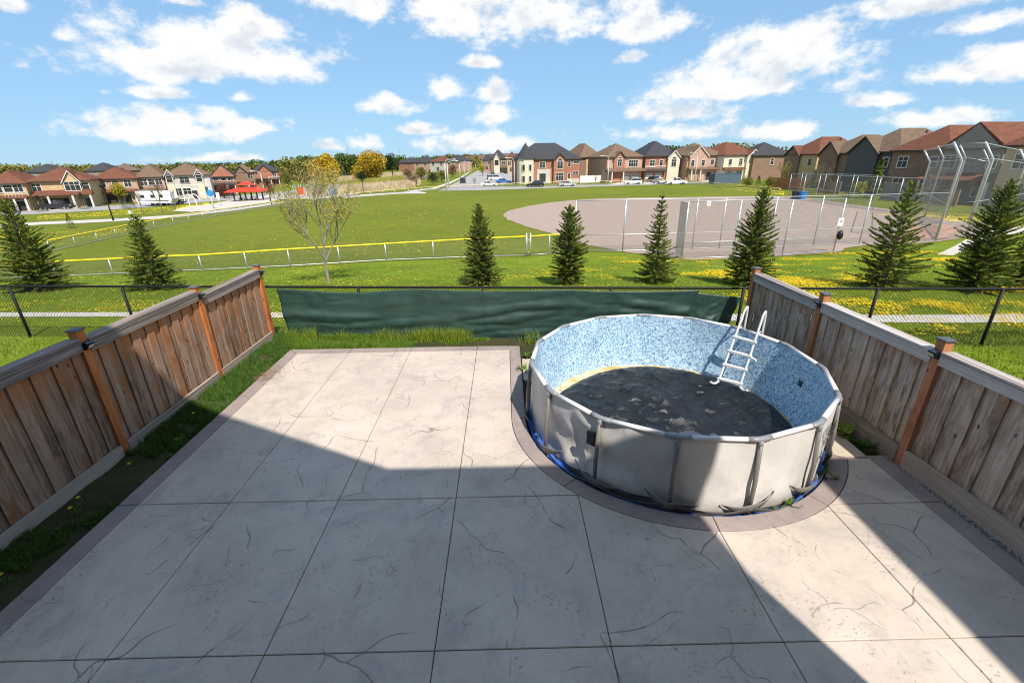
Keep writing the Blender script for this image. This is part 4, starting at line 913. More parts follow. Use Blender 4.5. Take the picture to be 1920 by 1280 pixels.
def leafmat(name, a, b):
    n = NT(name); c = n.mix(n.ramp(n.noise(.35, 3), .35, .65), a, b); c = n.mix(n.ramp(n.noise(1.8, 2), .5, .7), c, sc(a, .6)); n.out(c, .75, .15)
leafmat('leaf_gold', (.40, .25, .018), (.54, .37, .035)); leafmat('leaf_green', (.05, .085, .016), (.10, .14, .025)); leafmat('leaf_dark', (.018, .035, .014), (.035, .06, .02))
leafmat('leaf_yellow', (.33, .30, .025), (.42, .37, .035)); leafmat('leaf_red', (.11, .04, .028), (.18, .07, .045)); leafmat('leaf_olive', (.13, .125, .03), (.2, .18, .04)); leafmat('leaf_brown', (.17, .095, .05), (.23, .14, .075)); leafmat('reed', (.42, .33, .2), (.55, .45, .3)); leafmat('reed_green', (.24, .24, .05), (.33, .31, .07))
def leaf_cloud(lobes, n, size, r_):
    V = []; F = []; wsum = [l[1]**2 for l in lobes]
    for i in range(n):
        c, r, sq = r_.choices(lobes, wsum)[0]; u = Vector((r_.gauss(0,1), r_.gauss(0,1), r_.gauss(0,1))).normalized()*(r*r_.uniform(.55, 1.05)); p = c+Vector((u.x, u.y, u.z*sq))
        a = Vector((r_.uniform(-1,1), r_.uniform(-1,1), r_.uniform(-.6,.6))).normalized(); b = a.cross(Vector((r_.uniform(-1,1), r_.uniform(-1,1), r_.uniform(-1,1)))).normalized(); s_ = size*r_.uniform(.5, 1.2)
        k = len(V); V.extend([tuple(p-a*s_), tuple(p+b*s_*.6), tuple(p+a*s_), tuple(p-b*s_*.6)]); F.append((k, k+1, k+2, k+3))
    return V, F
def tree(px, top, wd, label, m, seed, n=900, name='leafy_tree', cat='tree', trunk=.3, group='trees around the park', leaf=None, sq=1.0):
    b = gp(*px); h = hat(b, *top); w_ = wd/2/ppm(b); r_ = random.Random(seed); t = thing(name, label, cat, b, 0, group)
    z0 = h*trunk; lob = []
    for k in range(9):
        a = r_.uniform(0, 6.28); rr = w_*r_.uniform(.2, .58); lob.append((Vector((math.cos(a)*rr, math.sin(a)*rr, z0+(h-z0)*r_.uniform(.25, .78))), w_*r_.uniform(.36, .55), sq))
    lob.append((Vector((0, 0, z0+(h-z0)*.55)), w_*.62, sq)); lob.append((Vector((w_*.1, 0, h-w_*.36*sq)), w_*.36, sq))
    T = MB(); T.tube([(0,0,-.2), (0,0,z0+.3*(h-z0)), (.1,0,h*.8)], [h*.03, h*.02, h*.006], 7)
    for l in lob[:6]: T.tube([(0,0,z0*.9), l[0]*.5+Vector((0,0,z0*.5)), l[0]], [h*.012, h*.008, h*.003], 5)
    T.build('trunk', 'bark', t); V, F = leaf_cloud(lob, n*2, leaf or max(.10, w_*.07), r_); npmesh('crown', V, F, m, t)
def conifer(px, top, wd, label, seed, m='needles', group='conifers around the park'):
    b = gp(*px); h = hat(b, *top); w_ = wd/2/ppm(b); r_ = random.Random(seed); t = thing('conifer', label, 'tree', b, 0, group); T = MB(); V = []; F = []
    T.tube([(0,0,-.2), (0,0,h)], [h*.018, .02], 6)
    for i in range(1100):
        f = r_.random()**.8; a = r_.uniform(0, 6.28); r = w_*(1-f)**.9*(.75+.25*math.sin(f*55))*r_.uniform(.35, 1.05); p = Vector((math.cos(a)*r, math.sin(a)*r, h*(.03+.97*f)-r*.25)); d = Vector((math.cos(a), math.sin(a), -.15+r_.uniform(-.3,.4))); s_ = d.cross(Vector((r_.uniform(-1,1),r_.uniform(-1,1),1))).normalized()*h*.016; l = h*.06
        k = len(V); V.extend([tuple(p), tuple(p+d*l*.5+s_), tuple(p+d*l), tuple(p+d*l*.5-s_)]); F.append((k, k+1, k+2, k+3))
    T.build('trunk', 'bark', t); npmesh('crown', V, F, m, t)

# ================================================================== park fences
def post_fence(label, bases, tops, capm=None, mid=(), bottom=True, r=.035, step=.12, wr=.003, name='park_fence', cat='fence', hconst=None, sub=1, wiresz=.04, railr=.025):
    P = [gp(*b) for b in bases]; H_ = [hconst if hconst else hat(p, *q) for p, q in zip(P, tops or bases)]
    if sub:                                         # even posts between the given corners
        P2 = []; H2 = []
        for i in range(len(P)-1):
            k = max(1, round((P[i+1]-P[i]).length/sub))
            for j in range(k):
                q = P[i].lerp(P[i+1], j/k); q.z = tz(q.x, q.y); P2.append(q); H2.append(H_[i]+(H_[i+1]-H_[i])*j/k)
        P, H_ = P2+[P[-1]], H2+[H_[-1]]
    t = thing(name, label, cat, P[len(P)//2]); L = t.location.copy()
    for p, h in zip(P, H_):
        a = MB(); a.tube([p-Vector((0,0,.2)), p+Vector((0,0,h+.02))], r, 8); a.build('post', 'galv', t, True, L)
    line = lambda f: [p+Vector((0,0,f(h))) for p, h in zip(P, H_)]
    a = MB(); a.tube(line(lambda h: h), .045 if capm else railr, 7); a.build('cap' if capm else 'top_rail', capm or 'galv', t, True, L)
    for f in mid:
        a = MB(); a.tube(line(lambda h: h*f), railr, 6); a.build('mid_rail', 'galv', t, True, L)
    if bottom:
        a = MB(); a.tube(line(lambda h: .08), railr, 6); a.build('bottom_rail', 'galv', t, True, L)
    o = wires(P, [h-.02 for h in H_], wiresz, step, wr, 'wire_mesh', 'wire', t, L)
    if o: o['kind'] = 'stuff'
    return t
post_fence('low chain link fence with bright yellow cap in front of the ball field', [(-140,531),(0,524),(213,515),(380,508),(545,500),(725,489),(900,482.5),(988,480)], [(-140,506),(0,494),(205,485),(372,478),(540,467),(718,457),(895,447),(988,443)], 'yellow_cap', sub=3.0, step=.09)
post_fence('short yellow capped fence between the gate post and the tall diamond fence', [(994,480),(1030,477),(1077,471)], [(994,443),(1030,440.5),(1076,437)], 'yellow_cap', sub=2.6, step=.09)
g1 = gp(991, 480.2); tg = thing('gate_post', 'paired grey gate posts in the yellow capped fence', 'gate post', g1)
for dx in (-.13, .13):
    a = MB(); a.tube([(dx,0,-.2), (dx,0,1.55)], .05, 8); a.build('post', 'galv', tg, True)
a = MB(); a.tube([(-.13,0,1.1), (.13,0,1.1)], .02, 6); a.tube([(-.13,0,.3), (.13,0,.3)], .02, 6); a.build('hinge', 'galv', tg, True)
farb = [(-60,492),(0,485),(96,472),(251,437),(326,421),(406,405.5),(509,388.5),(543,384),(646,371.5),(740,363),(815,357.5),(905,353.5),(994,349),(1165,345.5),(1280,344.5),(1338,350.5),(1400,357),(1461,363)]
fart = [(-60,478),(0,469),(96,450),(251,419.5),(326,406.5),(406,393),(509,379),(543,375),(646,364),(740,355.5),(815,350),(905,346),(994,342),(1165,338.5),(1280,337.5),(1338,342.5),(1400,348),(1461,353)]
post_fence('yellow capped outfield fence along the left side of the ball field', farb[:9], fart[:9], 'yellow_cap', sub=3.2, step=.16, wr=.004)
post_fence('faded yellow capped outfield fence along the far side by the street', farb[8:15], fart[8:15], 'yellow_cap_old', sub=3.4, step=.22, wr=.005)
post_fence('pale yellow capped fence running from the street to the far dugout', farb[14:], fart[14:], 'yellow_cap_old', sub=3.0, step=.16, wr=.004)
post_fence('tall grey chain link fence along the near edge of the infield', [(1077,471),(1167,472),(1297,468),(1348,466),(1440,464),(1524,461),(1610,458),(1753,452)], [(1078,377),(1173,374),(1308,372),(1361,371),(1452,369),(1543,367),(1633,365),(1765,361)], None, (.34,), sub=0, step=.13, r=.045, wr=.0038)
post_fence('grey dugout fence in front of the infield with notices on it', [(1278,487),(1373,483),(1466,479),(1562,472)], [(1288,378),(1386,375),(1482,375),(1584,372)], None, (.30,), sub=0, step=.13, r=.045, wr=.0038)
post_fence('far dugout fence on the other side of the infield', [(1476,369),(1502,373),(1528,378),(1560,382),(1595,387),(1636,393),(1676,398),(1713,404)], [(1480,326),(1509,327),(1538,327),(1568,329),(1606,330),(1650,332),(1688,333),(1726,335)], None, (.45,), sub=0, step=.16, r=.04, wr=.004)
post_fence('second row of the far dugout fence behind its players bench', [(1497,365),(1540,370),(1590,375),(1632,381)], [(1507,324),(1551,326),(1603,327),(1645,329)], None, (), sub=0, step=.2, r=.04, wr=.004)
# open gate leaf
gA, gB = gp(1278, 487), gp(1266, 473); hh = hat(gA, 1288, 378); tg = thing('wire_gate', 'open chain link gate leaf of the dugout beside the narrow spruce', 'gate', gA); L = tg.location.copy()
a = MB(); a.tube([gA+Vector((.06,.06,.1)), gA+Vector((.06,.06,hh-.1)), gB+Vector((0,0,hh-.1)), gB+Vector((0,0,.1)), gA+Vector((.06,.06,.1))], .03, 6); a.build('frame', 'galv', tg, False, L)
wires([gA+Vector((.06,.06,0)), gB], [hh-.1, hh-.1], .1, .10, .004, 'wire_mesh', 'wire', tg, L)['kind'] = 'stuff'
# transom over the gateway
gC = gp(1297, 468); t_ = thing('gate_transom', 'grey pipe transom over the dugout gateway', 'gate rail', gA); a = MB(); a.tube([gA+Vector((0,0,hh*.78)), gC+Vector((0,0,hh*.78))], .025, 6); a.build('pipe', 'galv', t_, True, L)
def notice(px, pw, ph, label, nm):
    b = gp(px[0], 479 if px[0] > 1400 else 487); h = hat(b, *px); s_ = 1/ppm(b); t = thing(nm, label, 'sign', b+Vector((-.02, -.06, 0))); a = MB(); a.box(-pw/2*s_, pw/2*s_, -.006, .006, h-ph/2*s_, h+ph/2*s_); a.build('plate', 'white_paint', t)
    a = MB(); a.box(-pw*.25*s_, pw*.25*s_, -.010, -.0065, h-.05*ph*s_, h+.1*ph*s_); a.box(-pw*.12*s_, pw*.3*s_, -.010, -.0065, h+.15*ph*s_, h+.26*ph*s_); a.build('print', 'connector_grey', t)
notice((1560, 415), 10, 14, 'white notice on the dugout fence above the dark bag', 'notice'); notice((1314, 381), 7, 8, 'small white notice high on the dugout fence near the gate', 'notice')
b = gp(1562, 472); h = hat(b, 1566, 440); t = thing('cap_on_post', 'dark bundle hanging on a dugout fence post', 'bag', b+Vector((.1,-.1,0))); a = MB(); a.tube([(0,0,h-.32), (.02,0,h-.2), (0,0,h), (.02,0,h+.2), (.05,0,h+.32)], [.03, .16, .2, .15, .04], 8, ry=None); a.build('bundle', 'black_plastic', t, True)
t = bpy.data.objects['cap_on_post']; t.name = 'hanging_bundle'
# backstop: bent posts joined by rails, wire between
def backstop():
    spec = [((1713,404),(1741,304)), ((1753,452),(1799,300)), ((1810,444),(1859,298)), ((1881,418),(1919,306)), ((1960,395),(1985,305))]
    P = [gp(*a) for a, b in spec]; Hb = [hat(p, *b) for p, (a, b) in zip(P, spec)]; t = thing('backstop', 'tall galvanised backstop with bent-over posts at the right edge', 'backstop', P[1]); L = t.location.copy(); ov = Vector((-.8, .25, 1.2))
    B = [p+Vector((0,0,h)) for p, h in zip(P, Hb)]; Tp = [b+ov for b in B]
    for p, b, tt in zip(P, B, Tp):
        a = MB(); a.tube([p-Vector((0,0,.2)), b, tt], .085, 10); a.build('post', 'galv', t, True, L)
    for pts, r in ((B, .035), ([b.lerp(q, .93) for b, q in zip(B, Tp)], .035), ([p+Vector((0,0,h*.47)) for p, h in zip(P, Hb)], .03), ([p+Vector((0,0,.1)) for p in P], .03)):
        a = MB(); a.tube(pts, r, 6); a.build('rail', 'galv', t, True, L)
    V = wires(P, Hb, .05, .16, .003, 'wire_mesh', 'wire', t, L); V['kind'] = 'stuff'
    for i in range(len(B)-1):
        a = MB(); k = 44
        for j in range(k): a.tube([B[i].lerp(B[i+1], j/k), Tp[i].lerp(Tp[i+1], j/k)], .0045, 3, False)
        for j in range(1, 9): a.tube([B[i].lerp(Tp[i], j/9), B[i+1].lerp(Tp[i+1], j/9)], .0045, 3, False)
        o = a.build('overhang_mesh', 'wire', t, False, L); o['kind'] = 'stuff'
    spec = [((1734,407),(1768,296)), ((1772,411),(1808,295)), ((1816,414),(1853,304))]
    P = [gp(*a) for a, b in spec]; Hb = [hat(p, *b) for p, (a, b) in zip(P, spec)]; t = thing('backstop', 'rear row of bent posts behind the big backstop', 'backstop', P[1]); L = t.location.copy()
    B = [p+Vector((0,0,h)) for p, h in zip(P, Hb)]; Tp = [b+ov*.95 for b in B]
    for p, b, tt in zip(P, B, Tp):
        a = MB(); a.tube([p-Vector((0,0,.2)), b, tt], .07, 10); a.build('post', 'galv', t, True, L)
    a = MB(); a.tube(B, .03, 6); a.build('rail', 'galv', t, True, L); wires(P, Hb, .05, .16, .003, 'wire_mesh', 'wire', t, L)['kind'] = 'stuff'
backstop()
# ================================================================== houses
mat('garage_white', (.72, .71, .69), .5, .05, 3); mat('garage_brown', (.20, .12, .075), .5, .1, 3); mat('garage_dark', (.05, .045, .045), .5, .1, 3)
mat('door_dark', (.045, .04, .04), .5, .1, 3); mat('siding_dark', (.085, .085, .088), .7, .08, 2)
def house(name, label, loc, rz, w_, d, eave, rise, wm, rm, roof='hip', feats=(), trim='trim_white', cat='house', group='houses around the park', base=0.0):
    t = thing(name, label, cat, loc, rz, group); hw = w_/2; o = .45; z = eave
    a = MB(); a.box(-hw, hw, 0, d, -.6, eave-.15); a.build('wall', wm, t)
    a = MB(); X0, X1, Y0, Y1 = -hw-o, hw+o, -o, d+o
    if roof == 'hip':
        q = min(X1-X0, Y1-Y0)/2*.98
        top = [(X0+q, (Y0+Y1)/2, z+rise), (X1-q, (Y0+Y1)/2, z+rise)] if (X1-X0) >= (Y1-Y0) else [((X0+X1)/2, Y0+q, z+rise), ((X0+X1)/2, Y1-q, z+rise)]
        fs = [(4,5,9,8),(5,6,9),(6,7,8,9),(7,4,8)] if (X1-X0) >= (Y1-Y0) else [(4,5,8),(5,6,9,8),(6,7,9),(7,4,8,9)]
    elif roof == 'gx':                              # ridge along the front
        top = [(X0, (Y0+Y1)/2, z+rise), (X1, (Y0+Y1)/2, z+rise)]; fs = [(4,5,9,8),(5,6,9),(6,7,8,9),(7,4,8)]
    else:                                           # ridge front to back
        top = [((X0+X1)/2, Y0, z+rise), ((X0+X1)/2, Y1, z+rise)]; fs = [(4,5,8),(5,6,9,8),(6,7,9),(7,4,8,9)]
    a.add([(X0,Y0,z-.22),(X1,Y0,z-.22),(X1,Y1,z-.22),(X0,Y1,z-.22),(X0,Y0,z),(X1,Y0,z),(X1,Y1,z),(X0,Y1,z)]+top, [(3,2,1,0),(0,1,5,4),(1,2,6,5),(2,3,7,6),(3,0,4,7)]+fs)
    ro = a.build('roof', rm, t)
    if roof == 'gx':
        for s in (-1, 1):
            g = MB(); x = s*(hw+o+.012); g.add([(x, .1, z-.1), (x, d-.1, z-.1), (x, d/2, z+rise-.25)], [(0,1,2) if s > 0 else (2,1,0)]); g.build('gable_wall', wm, t)
    if roof == 'gy':
        g = MB(); y = -o-.012; g.add([(-hw+.1, y, z-.1), (hw-.1, y, z-.1), (0, y, z+rise-.25)], [(0,1,2)]); g.build('gable_wall', wm, t)
    for k in range(2):
        v = MB(); vx = hw*(.25 if k else -.2); v.tube([(vx, d*.62, z+rise*.55), (vx, d*.62, z+rise*.9)], .14, 6); v.build('roof_vent', 'trim_dark', ro)
    g = MB(); g.box(X0, X1, Y0-.08, Y0-.004, z-.2, z-.04); g.build('gutter', 'trim_dark', ro)
    def window(xc, zc, ww, wh, fr=trim, yy=0.0, arch=False, fx=None):
        """on the front wall, or on a side wall when fx is +-1"""
        f = MB(); p = MB(); e = .13; dep = .09
        def bx(m, x0, x1, z0, z1, y0, y1):
            if fx is None: m.box(x0, x1, y0, y1, z0, z1)
            else: m.box(min(fx*(hw-y0), fx*(hw-y1)), max(fx*(hw-y0), fx*(hw-y1)), x0, x1, z0, z1)
        x0, x1, z0, z1 = xc-ww/2, xc+ww/2, zc-wh/2, zc+wh/2
        bx(f, x0-e, x0, z0-e, z1+e, yy-dep, yy+.02); bx(f, x1, x1+e, z0-e, z1+e, yy-dep, yy+.02); bx(f, x0, x1, z1, z1+e, yy-dep, yy+.02); bx(f, x0-e*.5, x1+e*.5, z0-e, z0, yy-dep-.04, yy+.02)
        nb = max(1, round(ww/.8))
        for k in range(1, nb): bx(f, x0+ww*k/nb-.035, x0+ww*k/nb+.035, z0, z1, yy-.06, yy+.01)
        if wh > 1.2: bx(f, x0, x1, z0+wh*.62-.03, z0+wh*.62+.03, yy-.055, yy+.01)
        if arch and fx is None:
            n_ = 10; pts = [(xc-(ww/2+e)*math.cos(math.pi*k/n_), z1+e+(ww/2)*math.sin(math.pi*k/n_)) for k in range(n_+1)]
            f.add([(x, yy-dep, q) for x, q in pts]+[(x, yy-.01, q) for x, q in pts], [tuple(range(n_+1))]+[(k, k+1, k+n_+2, k+n_+1) for k in range(n_)])
            pts = [(xc-(ww/2-.08)*math.cos(math.pi*k/n_), z1+e+.05+(ww/2-.16)*math.sin(math.pi*k/n_)) for k in range(n_+1)]; p.add([(x, yy-dep-.006, q) for x, q in pts], [tuple(range(n_+1))])
        fo = f.build('window', fr, t); bx(p, x0, x1, z0, z1, yy-.035, yy-.012); p.build('pane', 'glass_dark', fo)
    for ft in feats:
        k = ft[0]
        if k == 'win': window(*ft[1:])
        elif k == 'swin': window(ft[2], ft[3], ft[4], ft[5], trim, 0.0, False, ft[1])
        elif k == 'door':
            _, xc, dw, dh, m = ft; a = MB(); a.box(xc-dw/2, xc+dw/2, -.17, .02, base, base+dh); do = a.build('door', m, t); a = MB(); a.box(xc-dw/2-.1, xc+dw/2+.1, -.19, .01, base+dh, base+dh+.14); a.box(xc-dw/2-.1, xc-dw/2, -.19, .01, base, base+dh); a.box(xc+dw/2, xc+dw/2+.1, -.19, .01, base, base+dh); a.build('door_frame', trim, do)
        elif k == 'garage':
            _, xc, gw, gh, m = ft; a = MB(); a.box(xc-gw/2, xc+gw/2, -.05, .02, base, base+gh); go = a.build('garage_door', m, t)
            a = MB(); n_ = max(2, round(gw/.6))
            for i in range(n_): a.box(xc-gw/2+gw*(i+.15)/n_, xc-gw/2+gw*(i+.85)/n_, -.065, -.045, base+gh*.76, base+gh*.92)
            a.build('garage_window', 'glass_dark', go); a = MB()
            for i in range(1, 4): a.box(xc-gw/2, xc+gw/2, -.058, -.045, base+gh*i/4-.02, base+gh*i/4+.02)
            a.build('garage_panel_joint', 'trim_dark' if m != 'garage_white' else 'trim_white', go)
        elif k == 'gable':                           # projecting bay with its own little gable
            _, xc, gw, gh, pr, gm, e2 = ft; a = MB(); x0, x1 = xc-gw/2, xc+gw/2
            a.add([(x0,-pr,-.6),(x1,-pr,-.6),(x1,-pr,e2),(xc,-pr,e2+gh-.22),(x0,-pr,e2),(x0,.1,-.6),(x1,.1,-.6),(x1,.1,e2),(xc,.1,e2+gh-.22),(x0,.1,e2)], [(0,1,2,3,4),(5,0,4,9),(1,6,7,2)]); a.build('bay', gm, t)
            a = MB(); x0 -= .35; x1 += .35; yb = max(.2, min(d*.5, (gh+e2-z)/max(.2, rise)*(d/2+o)))
            a.add([(x0,-pr-.3,e2-.16),(xc,-pr-.3,e2+gh),(x1,-pr-.3,e2-.16),(x0,yb,e2-.16),(xc,yb,e2+gh),(x1,yb,e2-.16),(x0,-pr-.3,e2-.36),(xc,-pr-.3,e2+gh-.22),(x1,-pr-.3,e2-.36)], [(0,1,4,3),(1,2,5,4),(0,6,7,1),(1,7,8,2)]); a.build('bay_roof', rm, t)
            a = MB(); yq = -pr-.3
            for (xa, za, xb_, zb_) in ((x0, e2-.16, xc, e2+gh), (xc, e2+gh, x1, e2-.16)): a.add([(xa,yq-.05,za-.28),(xb_,yq-.05,zb_-.28),(xb_,yq-.05,zb_),(xa,yq-.05,za),(xa,yq-.006,za-.28),(xb_,yq-.006,zb_-.28),(xb_,yq-.006,zb_),(xa,yq-.006,za)], [(0,1,2,3),(7,6,5,4),(0,4,5,1),(1,5,6,2),(2,6,7,3),(3,7,4,0)])
            a.build('barge_board', 'trim_dark' if gm in ('brick_red', 'siding_dark', 'brick_brown') else 'trim_white', t)
        elif k == 'porch':
            _, x0, x1, pz, pd = ft[:5]; a = MB(); a.add([(x0,-pd,pz-.15),(x1,-pd,pz-.15),(x1,-pd,pz),(x0,-pd,pz),(x0+.3,.05,pz+pd*.42),(x1-.3,.05,pz+pd*.42),(x0,.05,pz-.15),(x1,.05,pz-.15)], [(0,1,2,3),(3,2,5,4),(1,0,6,7),(0,3,4,6),(2,1,7,5)]); pr_ = a.build('porch_roof', rm, t)
            if len(ft) > 5:
                for px_ in ft[5]: a = MB(); a.box(px_-.16, px_+.16, -pd+.1, -pd+.42, -.3, pz-.15); a.build('porch_post', trim, pr_)
        elif k == 'turret':
            _, xc, r, h_, ch, m = ft; a = MB(); a.prism([(xc+r*math.cos(2*math.pi*i/10), r*math.sin(2*math.pi*i/10)*1.0) for i in range(10)], -.6, h_); tu = a.build('turret', m, t)
            a = MB(); rr = r+.4; n_ = 10; a.add([(xc+rr*math.cos(2*math.pi*i/n_), rr*math.sin(2*math.pi*i/n_), h_) for i in range(n_)]+[(xc, 0, h_+ch)], [(i, (i+1) % n_, n_) for i in range(n_)]+[tuple(range(n_))[::-1]]); a.build('turret_roof', rm, tu)
            for zc in (1.5, 4.7):
                for an in (-112, -68): 
                    c = Vector((xc+(r*.97)*math.cos(R(an)), (r*.97)*math.sin(R(an)), zc)); tv = Vector((-math.sin(R(an)), math.cos(R(an)), 0)); nv = Vector((math.cos(R(an)), math.sin(R(an)), 0))
                    a = MB(); a.beam(c-tv*.5, c+tv*.5, .3, 1.9); f_ = a.build('turret_window', trim, tu); a = MB(); a.beam(c-tv*.36+nv*.06, c+tv*.36+nv*.06, .3, 1.6); a.build('turret_pane', 'glass_dark', f_)
        elif k == 'band':
            _, zb, m = ft; a = MB(); a.box(-hw-.04, hw+.04, -.04, .01, zb-.12, zb+.12); a.build('stone_band', m, t)
        elif k == 'skirt':
            _, x0, x1, zb, m = ft; a = MB(); a.box(x0, x1, -.14, .01, -.5, zb); a.build('stone_front', m, t)
        elif k == 'step':
            _, x0, x1 = ft; a = MB(); a.box(x0, x1, -1.2, -.1, -.5, .35); a.build('doorstep', 'paving', t)
        elif k == 'deck':
            _, x0, x1, dz_, dd = ft; a = MB(); a.box(x0, x1, -dd, -.02, dz_-.15, dz_); 
            for xx in (x0+.1, x1-.1): a.box(xx-.08, xx+.08, -dd+.05, -dd+.2, -.5, dz_)
            dk = a.build('deck', 'garage_brown', t); a = MB(); a.box(x0, x1, -dd, -dd+.06, dz_+.85, dz_+.95)
            for i in range(int((x1-x0)/.5)): a.box(x0+i*.5, x0+i*.5+.06, -dd, -dd+.05, dz_, dz_+.85)
            a.build('deck_railing', 'trim_white', dk)
    return t
def at_px(x, y, back=0.0): p = gp(x, y); return p
def front(xl, yl, xr, yr):
    """ground points of the two ends of a front wall -> centre, heading, width"""
    a, b = gp(xl, yl), gp(xr, yr); d = b-a; c = (a+b)/2; return Vector((c.x, c.y, tz(c.x, c.y))), math.atan2(d.y, d.x), math.hypot(d.x, d.y)
def W(xc, zc, w=1.1, h=1.5, **k): return ('win', xc, zc, w, h)
# --- centre and right row, fronts to the street
c, rz, w_ = front(972, 345, 1086, 342.5); s = w_/19.0
house('corner_house', 'large red brick corner house with charcoal roof and round turret', c, rz, w_, 13, 7.0, 4.6, 'brick_red', 'roof_char', 'hip',
      [('gable', w_*.16, w_*.20, 2.0, 1.0, 'brick_red', 6.6), ('skirt', -w_*.20, w_*.02, 4.1, 'stone_pale'), ('skirt', w_*.29, w_*.5, 1.3, 'stone_pale'), ('win', w_*.16, 5.2, 1.7, 2.0, 'trim_white', -1.0, True), ('win', w_*.16, 1.9, 2.3, 2.2, 'trim_white', -1.0),
       ('win', -w_*.115, 5.3, 1.7, 1.7), ('win', w_*.325, 5.5, .8, 1.5), ('win', w_*.325, 1.7, .8, 2.0), ('win', w_*.435, 5.9, 1.7, .7), ('win', w_*.435, 2.9, 1.7, .7), ('door', -w_*.11, 2.0, 2.9, 'door_dark'), ('step', -w_*.22, w_*.02), ('turret', -w_*.385, 2.6, 7.2, 4.4, 'stucco')])
c, rz, w_ = front(1136, 343, 1201, 341)
house('brick_house', 'pinkish brick house with brown hip roof right of the white fence', c, rz, w_, 13, 7.3, 3.8, 'brick_pink', 'roof_brown', 'hip',
      [('gable', -w_*.17, w_*.30, 1.9, .5, 'brick_red', 7.0), ('win', -w_*.17, 5.6, 1.3, 1.9, 'trim_white', -.5, True), ('win', w_*.24, 5.4, 3.0, 1.8), ('porch', -w_*.55, w_*.55, 3.3, 2.0, (-w_*.42, -w_*.1)), ('garage', w_*.05, 2.3, 2.3, 'garage_white'), ('garage', w_*.33, 2.3, 2.3, 'garage_white'), ('door', -w_*.25, 1.4, 2.3, 'door_dark')])
c, rz, w_ = front(1092, 340, 1133, 338.5)
house('brick_house', 'tan and dark house with pointed brown roof behind the white fence', c+Vector((0, 6, 0)), rz, w_, 12, 7.3, 4.4, 'brick_brown', 'roof_brown', 'hip', [('skirt', -w_*.25, w_*.15, 6.9, 'brick_tan'), ('win', w_*.0, 5.9, 1.0, 1.3, 'trim_white', -.15), ('win', -w_*.1, 2.8, 1.1, 1.3, 'trim_white', -.15)])
c, rz, w_ = front(1207, 340, 1270, 338.5)
house('brick_house', 'red brick house with charcoal roof and white double garage', c, rz, w_, 14, 7.4, 4.4, 'brick_red', 'roof_char', 'hip',
      [('gable', w_*.30, w_*.34, 2.0, .7, 'stucco', 7.0), ('win', w_*.30, 5.3, 1.5, 2.0, 'trim_white', -.7, True), ('win', -w_*.30, 5.2, 1.6, 1.9), ('win', -w_*.04, 5.4, 1.0, 1.6), ('win', w_*.47, 5.6, .6, 1.4, 'trim_white'), ('porch', -w_*.52, w_*.10, 3.1, 1.4), ('garage', -w_*.36, 2.4, 2.4, 'garage_white'), ('garage', -w_*.09, 2.4, 2.4, 'garage_white'), ('door', w_*.26, 1.6, 2.6, 'door_dark'), ('band', 4.4, 'trim_white')])
c, rz, w_ = front(1284, 339, 1352, 337)
house('brick_house', 'brown brick house with broad gable and brown roof behind the street lamp', c, rz, w_, 14, 7.4, 3.7, 'brick_pink', 'roof_brown', 'hip',
      [('gable', -w_*.22, w_*.48, 3.0, .6, 'brick_pink', 7.2), ('win', -w_*.38, 5.2, 1.1, 1.7, 'trim_white', -.6), ('win', -w_*.10, 5.2, 1.1, 1.7, 'trim_white', -.6), ('win', w_*.18, 5.4, 1.2, 1.4), ('win', w_*.36, 5.4, 1.0, 1.4), ('porch', -w_*.5, w_*.54, 3.4, 1.7, (-w_*.42, -w_*.18)), ('garage', w_*.10, 2.2, 2.4, 'garage_dark'), ('garage', w_*.36, 2.6, 2.4, 'garage_dark'), ('door', -w_*.3, 1.2, 2.3, 'door_dark')])
c, rz, w_ = front(1352, 338, 1416, 335.5)
house('stucco_house', 'cream fronted house with reddish roof and arched entry', c, rz, w_, 14, 7.4, 3.9, 'stucco', 'roof_red', 'hip',
      [('gable', w_*.28, w_*.36, 2.1, .8, 'stucco', 6.9), ('win', w_*.28, 5.4, 1.7, 1.7, 'trim_white', -.8, True), ('win', -w_*.32, 5.3, 1.2, 1.6), ('win', -w_*.02, 5.3, 1.3, 1.9), ('porch', -w_*.52, w_*.08, 3.2, 1.4), ('garage', -w_*.32, 2.6, 2.4, 'garage_brown'), ('garage', -w_*.04, 2.3, 2.4, 'garage_brown'), ('door', w_*.30, 1.7, 2.7, 'door_dark')])
c, rz, w_ = front(1420, 339, 1470, 336)
house('brick_house', 'shaded red brick house with slate grey roof behind the orange fence', c+Vector((2, 5, 0)), rz-.5, w_*.85, 13, 7.2, 3.8, 'brick_brown', 'roof_char', 'hip', [('win', 0, 5.2, 1.0, 1.8), ('win', w_*.32, 5.2, .9, 1.6)])  # darker brown brick puts the shade on these walls into their colour
# --- right row, rear sides to the diamond
def rear(x, y, w_, d, eave, rise, hd, label, wm, rm, roof, feats, shift=(0, 0)):
    p = gp(x, y); p = Vector((p.x+shift[0], p.y+shift[1], 0)); p.z = tz(p.x, p.y); return house('brick_house', label, p, hd, w_, d, eave, rise, wm, rm, roof, feats, 'trim_white')
HD = R(-78)                                         # the row's rear walls face left and a little towards the camera
gar = lambda w_: [('win', -w_*.22, 5.4, 1.5, 1.6), ('win', w_*.24, 5.4, 1.0, 1.5), ('win', -w_*.2, 1.9, 1.8, 1.9), ('win', w_*.2, 1.9, 1.4, 1.9), ('swin', 1, 4.0, 5.4, .9, 1.3)]
rear(1492, 349, 9.0, 14, 7.2, 3.7, HD, 'tan side walled house with russet roof behind the orange fence', 'brick_tan', 'roof_red', 'hip', gar(11)+[('gable', -2.5, 4.5, 2.2, .5, 'brick_brown', 6.9)])
